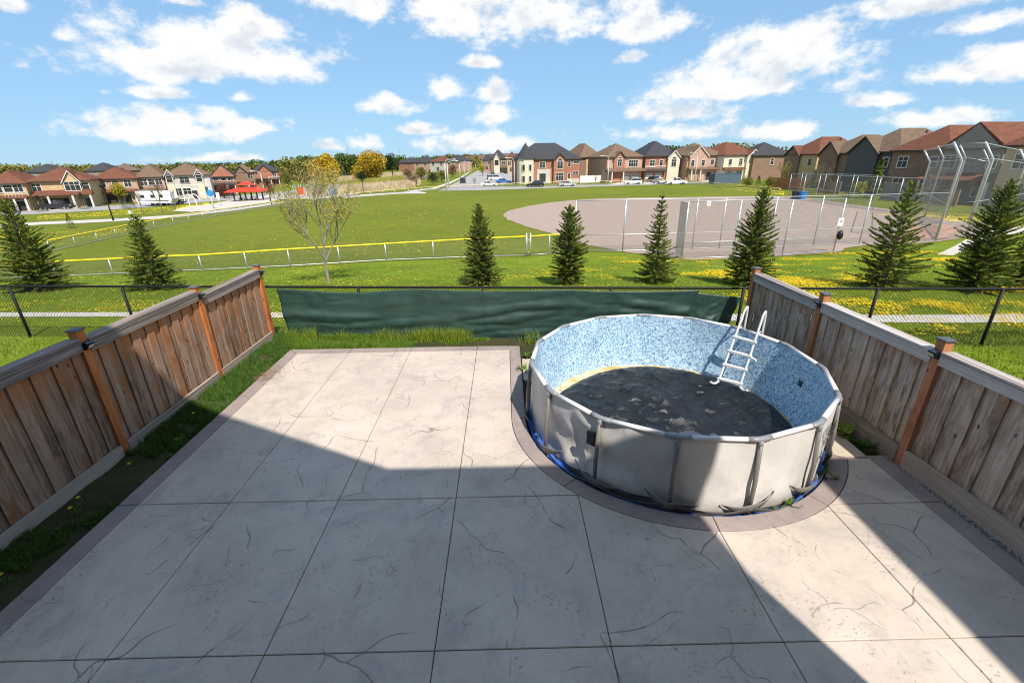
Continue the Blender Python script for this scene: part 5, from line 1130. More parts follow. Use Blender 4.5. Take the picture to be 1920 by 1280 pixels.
rear(1561, 354, 9.0, 13, 7.2, 3.5, HD, 'brown brick house with taupe roof and small rear gable, between russet and grey houses', 'brick_brown', 'roof_taupe', 'hip', gar(10.5)+[('gable', -2.4, 4.6, 2.6, .6, 'brick_brown', 7.0)])
rear(1618, 362, 9.6, 15, 7.2, 3.9, HD, 'dark grey brick house with wide rear gable and taupe roof', 'siding_dark', 'roof_taupe', 'hip', gar(11.5)+[('gable', -1.6, 6.0, 2.9, .6, 'siding_dark', 7.0)])
rear(1700, 370, 8.6, 15, 7.2, 3.6, HD, 'brown brick house with russet hip roof left of the backstop', 'brick_brown', 'roof_red', 'hip', gar(10.5))
rear(1792, 379, 7.4, 17, 7.2, 3.3, HD, 'brick house with large russet roof and shaded gable behind the backstop', 'brick_grey', 'roof_red', 'gy', gar(11.5)+[('porch', -5, 5, 3.1, 2.2, (-4.4, 4.4))])  # wall brick darkened to paint in the shade on the gable
rear(1930, 392, 9.0, 15, 7.3, 4.0, HD, 'brick house with russet hip roof cut by the right picture edge', 'brick_tan', 'roof_red', 'hip', gar(11.5))
# --- left row across the street
def lrow(xl, yl, xr, yr, label, wm, rm, roof, eave, rise, feats, d=12, name='brick_house', zs=1.0):
    c, rz, w_ = front(xl, yl, xr, yr)
    if abs(rz) > .5: rz = math.copysign(.5, rz)
    w_ = min(w_, (xr-xl)/ppm(c)/math.cos(rz)*1.05)
    t = house(name, label, c, rz, w_, d, eave, rise, wm, rm, roof, feats(w_) if callable(feats) else feats); t.scale = (1, 1, zs); return t
lf = lambda w_: [('win', -w_*.3, 5.0, 1.3, 1.6), ('win', w_*.28, 5.0, 1.3, 1.6), ('win', 0, 5.0, 1.2, 1.5), ('garage', -w_*.22, 2.6, 2.3, 'garage_dark'), ('door', w_*.2, 1.2, 2.2, 'door_dark'), ('porch', -w_*.5, w_*.5, 3.0, 1.4, (w_*.1, w_*.42))]
lrow(-70, 403, -4, 398.5, 'pinkish brick house with red roof at the left picture edge', 'brick_pink', 'roof_red', 'hip', 6.1, 2.8, lf, zs=.87)
lrow(-2, 398, 66, 394, 'pale brick house with red roof and white balcony left of the tan gable house', 'brick_tan', 'roof_red', 'hip', 6.1, 2.6, lambda w_: lf(w_)+[('deck', -w_*.1, w_*.5, 3.2, 1.2)], zs=.87)
lrow(70, 394, 180, 386, 'tan brick house with red roof, front gable and dark pickup parked before it', 'brick_tan', 'roof_red', 'hip', 6.3, 3.0, lambda w_: [('gable', w_*.22, w_*.26, 2.6, .6, 'brick_tan', 6.0), ('win', w_*.22, 5.0, 2.4, 2.0, 'trim_white', -.6), ('win', w_*.43, 4.9, 1.1, 1.6), ('win', -w_*.38, 4.9, 1.3, 1.7), ('porch', -w_*.45, w_*.54, 3.2, 2.4, (w_*.2, w_*.5, -w_*.2)), ('garage', -w_*.12, 4.4, 2.3, 'garage_dark'), ('door', w_*.4, 1.2, 2.2, 'door_dark')], zs=.87)
lrow(186, 383, 268, 378, 'pink brick house with red roof behind the yellow-green tree', 'brick_pink', 'roof_red', 'hip', 6.3, 2.8, lf, zs=.87)
lrow(270, 377.5, 318, 375, 'stone house with brown roof and white arched dormer beside the trailer', 'brick_pink', 'roof_brown', 'hip', 6.4, 3.4, lambda w_: lf(w_), zs=.87)
lrow(320, 375, 402, 370.5, 'long pale stone townhouse with brown roof and two white arched dormers', 'stone_pale', 'roof_brown', 'hip', 6.6, 3.2, lambda w_: [('gable', -w_*.40, w_*.15, 1.6, .4, 'stucco', 6.6), ('win', -w_*.40, 5.6, 1.2, 1.8, 'trim_white', -.4, True), ('gable', w_*.26, w_*.15, 1.6, .4, 'stucco', 6.6), ('win', w_*.26, 5.6, 1.2, 1.8, 'trim_white', -.4, True), ('win', -w_*.08, 5.2, 2.0, 1.6), ('win', -w_*.32, 2.0, 2.2, 2.0), ('win', w_*.3, 2.2, 2.0, 2.0), ('win', -w_*.08, 2.0, 1.6, 2.0), ('door', w_*.08, 1.2, 2.3, 'door_dark'), ('band', 3.8, 'trim_white')], zs=.87)
lrow(404, 365, 446, 362, 'red brick house with steep front gable and slate roof left of the red shelter', 'brick_red', 'roof_char', 'gy', 5.6, 3.6, lf, 12, zs=.87)
lrow(448, 357, 482, 355, 'brown brick house with dark dormers behind the red shelter', 'brick_brown', 'roof_taupe', 'hip', 6.4, 3.2, lambda w_: lf(w_)+[('gable', -w_*.2, 4, 2.6, .5, 'brick_brown', 6.2)], 12, zs=.87)
lrow(482, 350, 528, 347.5, 'red brick house with dark roof and white verandah right of the shelter', 'brick_red', 'roof_char', 'hip', 6.4, 3.6, lambda w_: lf(w_)+[('gable', -w_*.1, 5, 2.8, .5, 'brick_red', 6.2), ('deck', 0, w_*.5, 3.0, 1.5)], 13, zs=.87)
for (xl, yl, xr, yr, l, wm, rm, ev, rs) in ((60, 352, 110, 351, 'dark roof showing behind the tan gable house', 'brick_grey', 'roof_char', 6.6, 3.2), (168, 349, 215, 348, 'grey roof showing behind the pink brick house', 'brick_grey', 'roof_char', 6.6, 3.4), (215, 350, 268, 348, 'taupe roof showing behind the left row', 'brick_brown', 'roof_taupe', 6.6, 3.0)):
    lrow(xl, yl, xr, yr, l, wm, rm, 'hip', ev, rs, [])
# --- far rows beyond the pond and along the street
ff = lambda w_: [('win', -w_*.28, 5.0, 1.6, 1.7), ('win', w_*.26, 5.0, 1.6, 1.7), ('win', 0, 2.0, 2.0, 2.0)]
for (xl, xr, y, l, wm, rm, ev, rs) in ((748, 776, 323, 'far brick house with dark roof at the left end of the row beyond the pond', 'brick_red', 'roof_char', 6.4, 3.4), (777, 806, 323, 'far house with dark roof, second of the row beyond the pond', 'brick_pink', 'roof_char', 6.4, 3.8), (807, 836, 322.5, 'far house with red roof beyond the pond', 'stone_pale', 'roof_red', 6.4, 3.6), (837, 866, 322, 'far house with charcoal roof at the right end of the row beyond the pond', 'brick_pink', 'roof_char', 6.4, 3.8),
        (905, 921, 321, 'small far house with dark roof left of the white gabled one', 'brick_red', 'roof_char', 6.4, 3.2), (952, 967, 326, 'narrow tan house with red roof beside the turret house', 'brick_tan', 'roof_red', 7.2, 3.2)):
    lrow(xl, y, xr, y-.2, l, wm, rm, 'hip', ev, rs, ff, 12)
lrow(921, 324.5, 951, 324, 'far house with black roof and white front gable near the street', 'brick_brown', 'roof_char', 'hip', 7.2, 4.6, lambda w_: [('gable', -w_*.15, w_*.36, 3.4, .6, 'stucco', 6.4), ('win', -w_*.15, 5.2, 1.8, 2.2, 'trim_dark', -.6), ('win', w_*.28, 5.2, 2.0, 1.6), ('garage', w_*.22, 4.6, 2.6, 'garage_dark')])
def far_village():
    """roofs of the distant estate, too small to tell apart one by one"""
    V = []; F = []; V2 = []; F2 = []
    for i in range(90):
        px = rng.uniform(846, 964); p = gp(px, rng.uniform(303.5, 312)); w_ = rng.uniform(9, 13); h = rng.uniform(6, 7.5); a = rng.uniform(-.3, .3); q = len(V)
        f = lambda x, y: (p.x+x*math.cos(a)-y*math.sin(a), p.y+x*math.sin(a)+y*math.cos(a))
        for z in (-1, h):
            for x, y in ((-w_/2,-5),(w_/2,-5),(w_/2,5),(-w_/2,5)): V.append((*f(x, y), p.z+z))
        F += [(q,q+1,q+5,q+4),(q+1,q+2,q+6,q+5),(q+2,q+3,q+7,q+6),(q+3,q,q+4,q+7)]
        q = len(V2)
        for x, y in ((-w_/2-.4,-5.4),(w_/2+.4,-5.4),(w_/2+.4,5.4),(-w_/2-.4,5.4)): V2.append((*f(x, y), p.z+h))
        V2 += [(*f(-w_*.15, 0), p.z+h+3.2), (*f(w_*.15, 0), p.z+h+3.2)]
        F2 += [(q,q+1,q+5,q+4),(q+2,q+3,q+4,q+5),(q+1,q+2,q+5,q+5),(q+3,q,q+4,q+4)]
    t = thing('far_houses', 'crowd of tiny distant house roofs at the end of the street', 'houses', (0, 400, -4)); t['kind'] = 'stuff'
    npmesh('walls', V, F, 'brick_pink', t, (0, 400, -4))
    mb = MB(); mb.v = V2; mb.f = [tuple(dict.fromkeys(f)) for f in F2]; mb.build('roofs', 'roof_taupe', t, loc=(0, 400, -4))
far_village()

# ================================================================== yard fences, container, bins
def board_fence(label, pts, h, m, name='yard_fence', sub=2.4):
    P = []
    for i in range(len(pts)-1):
        a, b = gp(*pts[i]), gp(*pts[i+1]); k = max(1, round((b-a).length/sub))
        P += [a.lerp(b, j/k) for j in range(k)]
    P.append(gp(*pts[-1])); t = thing(name, label, 'fence', P[0]); L = t.location.copy()
    for p in P: a = MB(); a.box(p.x-.07, p.x+.07, p.y-.07, p.y+.07, p.z-.3, p.z+h+.12); a.build('post', m, t, loc=L)
    for a_, b_ in zip(P[:-1], P[1:]):
        a = MB(); d = (b_-a_).normalized(); ln = (b_-a_).length; n_ = max(2, int(ln/.2))
        for j in range(n_): s0, s1 = ln*j/n_+.01, ln*(j+1)/n_-.01; q0, q1 = a_+d*s0, a_+d*s1; a.beam(q0+Vector((0,0,h/2+.02)), q1+Vector((0,0,h/2+.02)), .03 if j % 2 else .045, h-.1)
        a.build('panel', m, t, loc=L); a = MB(); a.beam(a_+Vector((0,0,h)), b_+Vector((0,0,h)), .12, .05); a.build('cap_rail', m, t, loc=L)
mat('fence_orange', (.42, .17, .07), .8, .15, 2, rnd=.1); mat('fence_brown', (.30, .19, .13), .8, .15, 2, rnd=.1); mat('fence_grey', (.27, .23, .2), .8, .15, 2, rnd=.1); mat('vinyl_white', (.80, .80, .79), .4, .04, 2)
board_fence('white vinyl fence beside the turret house', [(1088, 343.5), (1136, 342)], 2.1, 'vinyl_white', 'vinyl_fence')
board_fence('orange stained board fence behind the far dugout', [(1446, 353), (1478, 356), (1506, 359)], 2.3, 'fence_orange')
board_fence('brown board fence right of the orange one', [(1533, 362), (1572, 365)], 2.2, 'fence_brown')
board_fence('grey-brown board fence behind the dugout, right of the yellow-green bush', [(1650, 374), (1695, 379)], 2.5, 'fence_grey')
board_fence('reddish board fence seen through the backstop', [(1722, 381), (1790, 388)], 2.0, 'fence_brown')
board_fence('board fence at the right picture edge', [(1880, 398), (1980, 404)], 2.2, 'fence_grey')
mat('container_blue', (.085, .12, .155), .55, .12, 2)
c, rz, w_ = front(1338.5, 345, 1388, 343.5); t = thing('shipping_container', 'blue-grey storage container at the street end', 'container', c, rz); a = MB(); n_ = 26
pr = [];
for i in range(n_+1): x = -w_/2+w_*i/n_; pr.append((x, -.06 if i % 2 else 0))
a.prism(pr+[(w_/2, 2.4), (-w_/2, 2.4)], .15, 2.55); a.build('body', 'container_blue', t); a = MB(); a.box(-w_/2-.05, w_/2+.05, -.1, 2.45, 2.55, 2.65); a.box(-w_/2-.05, w_/2+.05, -.1, 2.45, 0, .15); a.build('frame', 'container_blue', t)
mat('bin_blue', (.05, .22, .55), .45, .08, 3); mat('bin_dark', (.03, .035, .045), .5, .1, 3)
for (x, y, l, m) in ((1503, 374, 'light blue recycling bin by the far dugout', 'bin_blue'), (1491, 373.5, 'dark bin left of the blue bin by the far dugout', 'bin_dark')):
    p = gp(x, y); t = thing('wheeled_bin', l, 'bin', p, .1); a = MB(); a.add([(-.38,-.38,.05),(.38,-.38,.05),(.38,.38,.05),(-.38,.38,.05),(-.46,-.46,1.15),(.46,-.46,1.15),(.46,.46,1.15),(-.46,.46,1.15)], [(3,2,1,0),(4,5,6,7),(0,1,5,4),(1,2,6,5),(2,3,7,6),(3,0,4,7)]); a.build('body', m, t); a = MB(); a.box(-.5,.5,-.52,.5,1.15,1.24); a.build('lid', m, t)
    for s in (-1, 1): a = MB(); a.tube([(s*.36,.4,.12), (s*.46,.4,.12)], .12, 10); a.build('wheel', 'rubber', t)

# ================================================================== vehicles
def paint(name, c): 
    n = NT(name); n.out(c, .28, .5); n.b.inputs['Coat Weight'].default_value = .6; n.b.inputs['Coat Roughness'].default_value = .08
for nm, c in (('car_white', (.78, .78, .77)), ('car_black', (.015, .015, .018)), ('car_silver', (.45, .46, .47)), ('car_blue', (.03, .13, .5)), ('car_grey', (.10, .105, .11)), ('lamp_red', (.4, .02, .02)), ('lamp_clear', (.7, .7, .68))): paint(nm, c)
def car(px, heading, kind, m, label):
    p = gp(*px); t = thing('parked_car', label, 'car', p, heading, 'cars parked around the streets')
    Lh = {'suv': 2.35, 'sedan': 2.35, 'pickup': 2.8, 'van': 2.5}[kind]; hw = .92; top = {'suv': 1.72, 'sedan': 1.45, 'pickup': 1.85, 'van': 2.0}[kind]; belt = {'suv': 1.05, 'sedan': .92, 'pickup': 1.15, 'van': 1.15}[kind]
    prof = [(-Lh, .35), (-Lh, belt-.12), (-Lh+.15, belt), (Lh*.38, belt), (Lh*.92, belt-.18), (Lh, belt-.35), (Lh, .32)]
    def arch(xc): return [(xc+.40*math.cos(math.pi*k/6), .34+.36*math.sin(math.pi*k/6)) for k in range(7)]
    low = [(Lh, .3)]+arch(Lh*.62)+arch(-Lh*.60)+[(-Lh, .3)]
    pl = prof[1:-1]+low
    a = MB(); k = len(pl)
    a.add([(x, -hw, z) for x, z in pl]+[(x, hw, z) for x, z in pl], [tuple(range(k)), tuple(range(k, 2*k))[::-1]]+[((i+1) % k, i, i+k, (i+1) % k+k) for i in range(k)]); a.build('body', m, t)
    cb = {'suv': (-Lh*.96, -Lh*.88, Lh*.10, Lh*.40), 'sedan': (-Lh*.72, -Lh*.42, Lh*.08, Lh*.42), 'pickup': (-Lh*.15, -Lh*.10, Lh*.22, Lh*.42), 'van': (-Lh*.97, -Lh*.92, Lh*.35, Lh*.62)}[kind]
    def frus(x0, x1, x2, x3, z0, z1, w0, w1): return [(x0,-w0,z0),(x3,-w0,z0),(x3,w0,z0),(x0,w0,z0),(x1,-w1,z1),(x2,-w1,z1),(x2,w1,z1),(x1,w1,z1)], [(3,2,1,0),(4,5,6,7),(0,1,5,4),(1,2,6,5),(2,3,7,6),(3,0,4,7)]
    a = MB(); a.add(*frus(cb[0], cb[1], cb[2], cb[3], belt, top-.07, hw*.95, hw*.80)); a.build('windows', 'glass_dark', t)
    a = MB(); a.add(*frus(cb[1]-.02, cb[1]+.03, cb[2]-.03, cb[2]+.03, top-.07, top, hw*.82, hw*.74))
    for x, xx in ((cb[0]+.03, cb[1]+.05), ((cb[1]+cb[2])/2-.25, (cb[1]+cb[2])/2-.22), (cb[3]-.04, cb[2]-.02)):
        for s in (-1, 1): a.beam((x, s*hw*.955, belt), (xx, s*hw*.805, top-.06), .09, .05, (1,0,0))
    a.build('roof', m, t)
    for x in (Lh*.62, -Lh*.60):
        for s in (-1, 1):
            a = MB(); a.tube([(x, s*(hw-.2), .34), (x, s*(hw+.015), .34)], .34, 14); w0 = a.build('wheel', 'rubber', t); a = MB(); a.tube([(x, s*(hw+.016), .34), (x, s*(hw+.03), .34)], .2, 10); a.build('rim', 'chrome', w0)
    for s in (-1, 1):
        a = MB(); a.box(Lh-.04, Lh+.02, s*.62-.2, s*.62+.2, belt-.42, belt-.27); a.build('headlight', 'lamp_clear', t)
        a = MB(); a.box(-Lh-.02, -Lh+.04, s*.7-.14, s*.7+.14, belt-.35, belt-.13); a.build('taillight', 'lamp_red', t)
    a = MB(); a.box(Lh-.05, Lh+.03, -.85, .85, .36, .5); a.box(-Lh-.03, -Lh+.05, -.85, .85, .36, .5); a.build('bumper', 'trim_dark', t)
    return t
car((1003, 351), R(180), 'suv', 'car_black', 'black wagon parked on the street before the turret house'); car((1063, 349.5), R(5), 'sedan', 'car_silver', 'silver car with open side parked before the corner house')
car((1186, 346), R(180), 'suv', 'car_white', 'white utility vehicle parked before the brick house with garages'); car((1222, 342), R(110), 'suv', 'car_black', 'dark wagon in the driveway of the charcoal roofed house'); car((1235, 344.5), R(-80), 'sedan', 'car_silver', 'silver car behind the dark one in the driveway')
car((1267, 346), R(0), 'pickup', 'car_white', 'white pickup by the outfield fence corner'); car((917, 349.5), R(0), 'sedan', 'car_white', 'white saloon nearest the road junction'); car((944, 343.5), R(10), 'sedan', 'car_blue', 'bright blue car beside the white van'); car((929, 338), R(0), 'van', 'car_white', 'white van in the driveway left of the turret house'); car((918, 336), R(95), 'suv', 'car_black', 'black car behind the white saloon')
car((924, 331), R(90), 'suv', 'car_grey', 'dark grey car behind the white van'); car((868, 343), R(95), 'suv', 'car_black', 'black vehicle driving on the road at the park corner')
car((110, 392.5), R(8), 'pickup', 'car_black', 'dark pickup before the tan gable house'); car((8, 394), R(5), 'suv', 'car_black', 'dark car at the left picture edge'); car((325, 383), R(5), 'suv', 'car_black', 'black car parked beside the white trailer'); car((349, 371), R(5), 'suv', 'car_grey', 'dark car before the pale townhouse')
car((425, 368), R(5), 'sedan', 'car_black', 'low dark car near the red shelter'); car((1203, 336.5), R(-85), 'sedan', 'car_white', 'white car in the driveway of the pinkish brick house')
p = gp(298, 386); t = thing('travel_trailer', 'white travel trailer parked before the stone house', 'trailer', p, R(4)); a = MB(); a.add([(-3.2,-1.15,.6),(3.2,-1.15,.6),(3.7,-1.15,1.5),(3.0,-1.15,3.0),(-3.1,-1.15,3.0),(-3.4,-1.15,1.6),(-3.2,1.15,.6),(3.2,1.15,.6),(3.7,1.15,1.5),(3.0,1.15,3.0),(-3.1,1.15,3.0),(-3.4,1.15,1.6)], [(0,1,2,3,4,5),(11,10,9,8,7,6)]+[((i+1) % 6, i, i+6, (i+1) % 6+6) for i in range(6)]); a.build('body', 'car_white', t)
for x in (-2, 0, 1.6): a = MB(); a.box(x-.4, x+.4, -1.18, -1.14, 1.7, 2.3); a.build('window', 'glass_dark', t)
for x in (-.45, .45):
    for s in (-1, 1): a = MB(); a.tube([(x, s*.95, .35), (x, s*1.16, .35)], .35, 12); a.build('wheel', 'rubber', t)
a = MB(); a.add([(-2.8,-1.17,1.2),(2.9,-1.17,.95),(2.9,-1.17,1.2),(-2.8,-1.17,1.35)], [(0,1,2,3)]); a.build('stripe', 'car_grey', t)

# ================================================================== lamps, poles, shelter, playground
mat('pole_grey', (.52, .52, .50), .6, .08, 3); mat('shelter_red', (.62, .045, .02), .45, .06, 2); mat('pole_wood', (.22, .17, .13), .9, .2, 4)
def lamp(px, top, arm, label):
    p = gp(*px); h = hat(p, *top); t = thing('street_lamp', label, 'street lamp', p, 0, 'street lamps'); a = MB(); a.tube([(0,0,-.2), (0,0,h*.86)], [.14, .09], 8); a.build('pole', 'pole_grey', t, True)
    a = MB(); a.tube(smooth_pts([(0,0,h*.86), (arm*.15,0,h*.95), (arm*.5,0,h*.995), (arm,0,h)], 4, False), .06, 7); ar = a.build('arm', 'pole_grey', t, True); a = MB(); a.tube([(arm*.95,0,h), (arm*1.15,0,h-.02), (arm*1.4,0,h-.02)], [.08, .16, .08], 8); a.build('lamp_head', 'pole_grey', ar, True)
for px, top, arm, l in (((93, 385), (86, 329), 1.8, 'street lamp before the tan gable house'), ((497, 366), (488, 321), -2.0, 'street lamp right of the red shelter'), ((837, 357), (842, 299), 2.0, 'street lamp on the park corner, nearer of the pair'), ((841, 352), (846, 302), 2.2, 'street lamp on the park corner, farther of the pair'), ((863, 337), (867, 303), 1.8, 'street lamp halfway up the road'), ((871, 333), (874, 304), 1.8, 'second street lamp up the road'), ((880, 325), (882, 305), 1.4, 'street lamp far up the road'), ((892, 320), (893, 306), 1.4, 'farthest street lamp up the road'),
    ((964.5, 350), (964, 296), -1.8, 'street lamp before the turret house'), ((1139, 346), (1139.5, 292), -1.8, 'street lamp before the pinkish brick house'), ((1302, 341), (1305, 286), -1.8, 'street lamp before the broad gabled house')):
    lamp(px, top, arm, l)
def lantern(px, top, label):
    p = gp(*px); h = hat(p, *top); t = thing('park_lantern', label, 'lamp post', p, 0, 'black park lanterns'); a = MB(); a.tube([(0,0,-.2), (0,0,.6), (0,0,h*.9)], [.16, .09, .07], 8); a.build('pole', 'black_metal', t, True); a = MB(); a.tube([(0,0,h*.9), (0,0,h*.92), (0,0,h*.98), (0,0,h)], [.1, .3, .36, .05], 10); a.build('lamp_head', 'black_metal', t, True)
lantern((213, 414), (197, 345), 'black park lantern beside the walking person'); lantern((509, 384), (503, 340), 'black park lantern right of the red shelter')
for px, top, l in (((657, 322), (653, 262), 'far wooden utility pole between the two golden willows'), ((752, 318), (749, 266), 'far wooden utility pole above the pond houses'), ((428, 345), (428, 297), 'far utility pole behind the shelter houses'), ((530, 330), (530, 290), 'far utility pole left of the young tree')):
    p = gp(*px); h = hat(p, *top)*.78; t = thing('utility_pole', l, 'pole', p, 0, 'utility poles'); a = MB(); a.tube([(0,0,-.2), (0,0,h)], [.2, .14], 7); a.build('pole', 'pole_wood', t, True); a = MB(); a.box(-1.2, 1.2, -.08, .08, h-1.2, h-1.0); a.build('crossarm', 'pole_wood', t)
# red park shelter
p = gp(468, 376); t = thing('park_shelter', 'open park shelter with two-tier red roof on dark posts', 'shelter', p, R(8)); e = 3.6; s_ = .55
e = 32/ppm(p); h0 = hat(p, 468, 357.5); h1 = hat(p, 468, 350.5); h2 = hat(p, 468, 346.5); h3 = hat(p, 468, 340.5)
a = MB(); a.add([(-e,-e*.7,h0),(e,-e*.7,h0),(e,e*.7,h0),(-e,e*.7,h0),(-e*.42,-e*.3,h1),(e*.42,-e*.3,h1),(e*.42,e*.3,h1),(-e*.42,e*.3,h1),(-e,-e*.7,h0-.18),(e,-e*.7,h0-.18),(e,e*.7,h0-.18),(-e,e*.7,h0-.18)], [(0,1,5,4),(1,2,6,5),(2,3,7,6),(3,0,4,7),(8,9,1,0),(9,10,2,1),(10,11,3,2),(11,8,0,3),(11,10,9,8),(4,5,6,7)]); a.build('lower_roof', 'shelter_red', t)
a = MB(); q = e*.48; a.add([(-q,-q*.7,h2),(q,-q*.7,h2),(q,q*.7,h2),(-q,q*.7,h2),(-q*.25,0,h3),(q*.25,0,h3)], [(0,1,5,4),(1,2,5),(2,3,4,5),(3,0,4),(3,2,1,0)]); a.build('upper_roof', 'shelter_red', t)
for x in (-.4, .4):
    for y in (-.28, .28): a = MB(); a.box(e*x-.07, e*x+.07, e*y-.07, e*y+.07, h1-.05, h2+.05); a.build('clerestory_post', 'trim_dark', t)
for x in (-.62, 0, .62):
    for y in (-.45, .45): a = MB(); a.box(e*x-.13, e*x+.13, e*y-.13, e*y+.13, -.2, h0); a.build('post', 'trim_dark', t)
for k, x in enumerate((-.3, .3)):
    q = Vector((p.x+e*x, p.y-.3, p.z)); tt = thing('picnic_table', ('left', 'right')[k]+' picnic table under the red shelter', 'table', q); a = MB(); a.box(-.9,.9,-.38,.38,.7,.76); a.build('table_top', 'trim_dark', tt)
    for s in (-1, 1):
        a = MB(); a.box(-.9,.9,s*.75-.14,s*.75+.14,.42,.47); a.build('seat', 'trim_dark', tt); a = MB(); a.beam((s*.6,-.8,0),(s*.6,0,.72),.08,.08); a.beam((s*.6,.8,0),(s*.6,0,.72),.08,.08); a.box(s*.6-.04,s*.6+.04,-.8,.8,.36,.42); a.build('leg_frame', 'trim_dark', tt)
# splash pad posts
mat('splash_blue', (.03, .25, .6), .4, .05, 3)
p = gp(401, 391); t = thing('splash_post', 'splash pad post with round blue paddle', 'water feature', p); h = hat(p, 401, 362); a = MB(); a.tube([(0,0,-.1), (0,0,h)], .09, 8); a.build('pole', 'pole_grey', t, True); a = MB(); a.tube([(0,-.12,h), (0,.12,h)], .55, 18); a.build('paddle', 'splash_blue', t)
for k, (x, yb, xo, l) in enumerate(((358, 391, 2.2, 'white arching splash pipe, left of the blue paddle'), (371, 393, -2.0, 'second white arching splash pipe near the blue paddle'))):
    p = gp(x, yb); h = hat(p, x, 364); t = thing('splash_arch', l, 'water feature', p); a = MB(); a.tube(smooth_pts([(0,0,-.1), (0,0,h*.6), (xo*.3,0,h*.95), (xo*.7,0,h*.95), (xo,0,h*.55)], 5, False), .07, 7); a.build('pipe', 'vinyl_white', t, True)
p = gp(413, 386); t = thing('splash_board', 'white upright splash panel right of the blue paddle', 'water feature', p); a = MB(); h = hat(p, 411, 361); a.tube([(0,0,-.1), (0,0,h*.6)], .06, 7); a.build('pole', 'pole_grey', t, True); a = MB(); a.prism([(-.3,-.05),(.3,-.05),(.3,.05),(-.3,.05)], h*.55, h); a.build('panel', 'vinyl_white', t)
# playground
def playground():
    p = gp(592, 368); s = 1/ppm(p); t = thing('climbing_frame', 'playground structure with red slide and blue panels', 'playground', p, R(6)); X = lambda x: (x-592)*s; Hh = lambda y: (368-y)*s*1.02
    mat('play_green', (.12, .2, .13), .5, .1, 3); mat('play_grey', (.32, .34, .36), .5, .1, 3)
    for x in (556, 566, 576, 588, 600, 612, 622, 632):
        for y in (-.8, .8): a = MB(); a.tube([(X(x), y, -.1), (X(x), y, Hh(346+(x % 5)))], .07, 8); a.build('post', 'play_grey', t, True)
    for x0, x1, z in ((556, 588, 358), (600, 632, 359)): a = MB(); a.box(X(x0), X(x1), -.8, .8, Hh(z)-.06, Hh(z)+.04); a.build('deck', 'play_grey', t)
    a = MB(); a.box(X(563), X(573), -.95, -.85, Hh(364), Hh(352)); a.build('red_panel', 'shelter_red', t)
    for x0, x1 in ((620, 626), (627, 633)): a = MB(); a.box(X(x0), X(x1), -.95, -.86, Hh(366), Hh(352)); a.build('blue_panel', 'splash_blue', t)
    a = MB(); a.add([(X(556), -.4, Hh(358)), (X(556), .4, Hh(358)), (X(545), .4, .3), (X(545), -.4, .3), (X(556), -.4, Hh(358)-.12), (X(556), .4, Hh(358)-.12), (X(545), .4, .18), (X(545), -.4, .18)], [(0,1,2,3),(7,6,5,4),(0,4,5,1),(1,5,6,2),(2,6,7,3),(3,7,4,0)]); a.build('slide', 'play_green', t)
    for xc in (606, 618):
        a = MB(); r = 5*s; a.tube([(X(xc)+r*math.cos(math.pi*k/10), 0, Hh(352)+r*1.2*math.sin(math.pi*k/10)) for k in range(11)], .06, 7); a.build('hoop', 'pole_grey', t, True)
    for x0, x1 in ((578, 586), (590, 598)): a = MB(); a.add([(X(x0), -.9, Hh(349)), (X(x1), -.9, Hh(349)), (X(x1), .9, Hh(349)), (X(x0), .9, Hh(349)), (X((x0+x1)/2), 0, Hh(344))], [(0,1,4),(1,2,4),(2,3,4),(3,0,4),(3,2,1,0)]); a.build('canopy', 'play_green', t)
playground()

# ================================================================== walking person
def person(px, top):
    p = gp(*px); h = 1.6; t = thing('person', 'distant person in a pale top and dark trousers walking on the park path', 'person', p, R(60)); k = h/1.7
    J = {'pel': (0,0,.92), 'chest': (.03,0,1.30), 'neck': (.05,0,1.45), 'head': (.08,0,1.56), 'crown': (.08,0,1.66), 'shl': (.03,.19,1.38), 'ell': (-.12,.24,1.14), 'hal': (-.08,.22,.92), 'shr': (.03,-.19,1.38), 'elr': (.14,-.24,1.14), 'har': (.32,-.2,1.02),
         'hil': (0,.09,.88), 'knl': (.20,.1,.50), 'anl': (.26,.1,.09), 'tol': (.42,.1,.05), 'hir': (0,-.09,.88), 'knr': (-.05,-.1,.48), 'anr': (-.36,-.1,.16), 'tor': (-.26,-.1,.03)}
    E_ = [('pel','chest'),('chest','neck'),('neck','head'),('head','crown'),('chest','shl'),('shl','ell'),('ell','hal'),('chest','shr'),('shr','elr'),('elr','har'),('pel','hil'),('hil','knl'),('knl','anl'),('anl','tol'),('pel','hir'),('hir','knr'),('knr','anr'),('anr','tor')]
    Rr = {'pel': .13, 'chest': .15, 'neck': .06, 'head': .09, 'crown': .07, 'shl': .075, 'ell': .05, 'hal': .035, 'shr': .075, 'elr': .05, 'har': .035, 'hil': .1, 'knl': .065, 'anl': .045, 'tol': .035, 'hir': .1, 'knr': .065, 'anr': .045, 'tor': .035}
    names = list(J); me = bpy.data.meshes.new('body'); me.from_pydata([tuple(c*k for c in J[n_]) for n_ in names], [(names.index(a), names.index(b)) for a, b in E_], []); o = bpy.data.objects.new('body', me); COL.objects.link(o); o.parent = t
    o.modifiers.new('skin', 'SKIN')
    for i, n_ in enumerate(names): me.skin_vertices[0].data[i].radius = (Rr[n_]*k,)*2
    me.skin_vertices[0].data[0].use_root = True; o.modifiers.new('sub', 'SUBSURF').levels = 1
    n = NT('walker'); z = n.nd('ShaderNodeSeparateXYZ', {0: n.pos()}).outputs[2]; c = n.mix(n.ma('GREATER_THAN', z, .90*k), (.03, .03, .04), (.55, .58, .60)); c = n.mix(n.ma('GREATER_THAN', z, 1.44*k), c, (.35, .2, .14)); c = n.mix(n.ma('GREATER_THAN', z, 1.585*k), c, (.03, .02, .015)); n.out(c, .8, .2); me.materials.append(n.m)
person((248, 412.5), (248, 395))

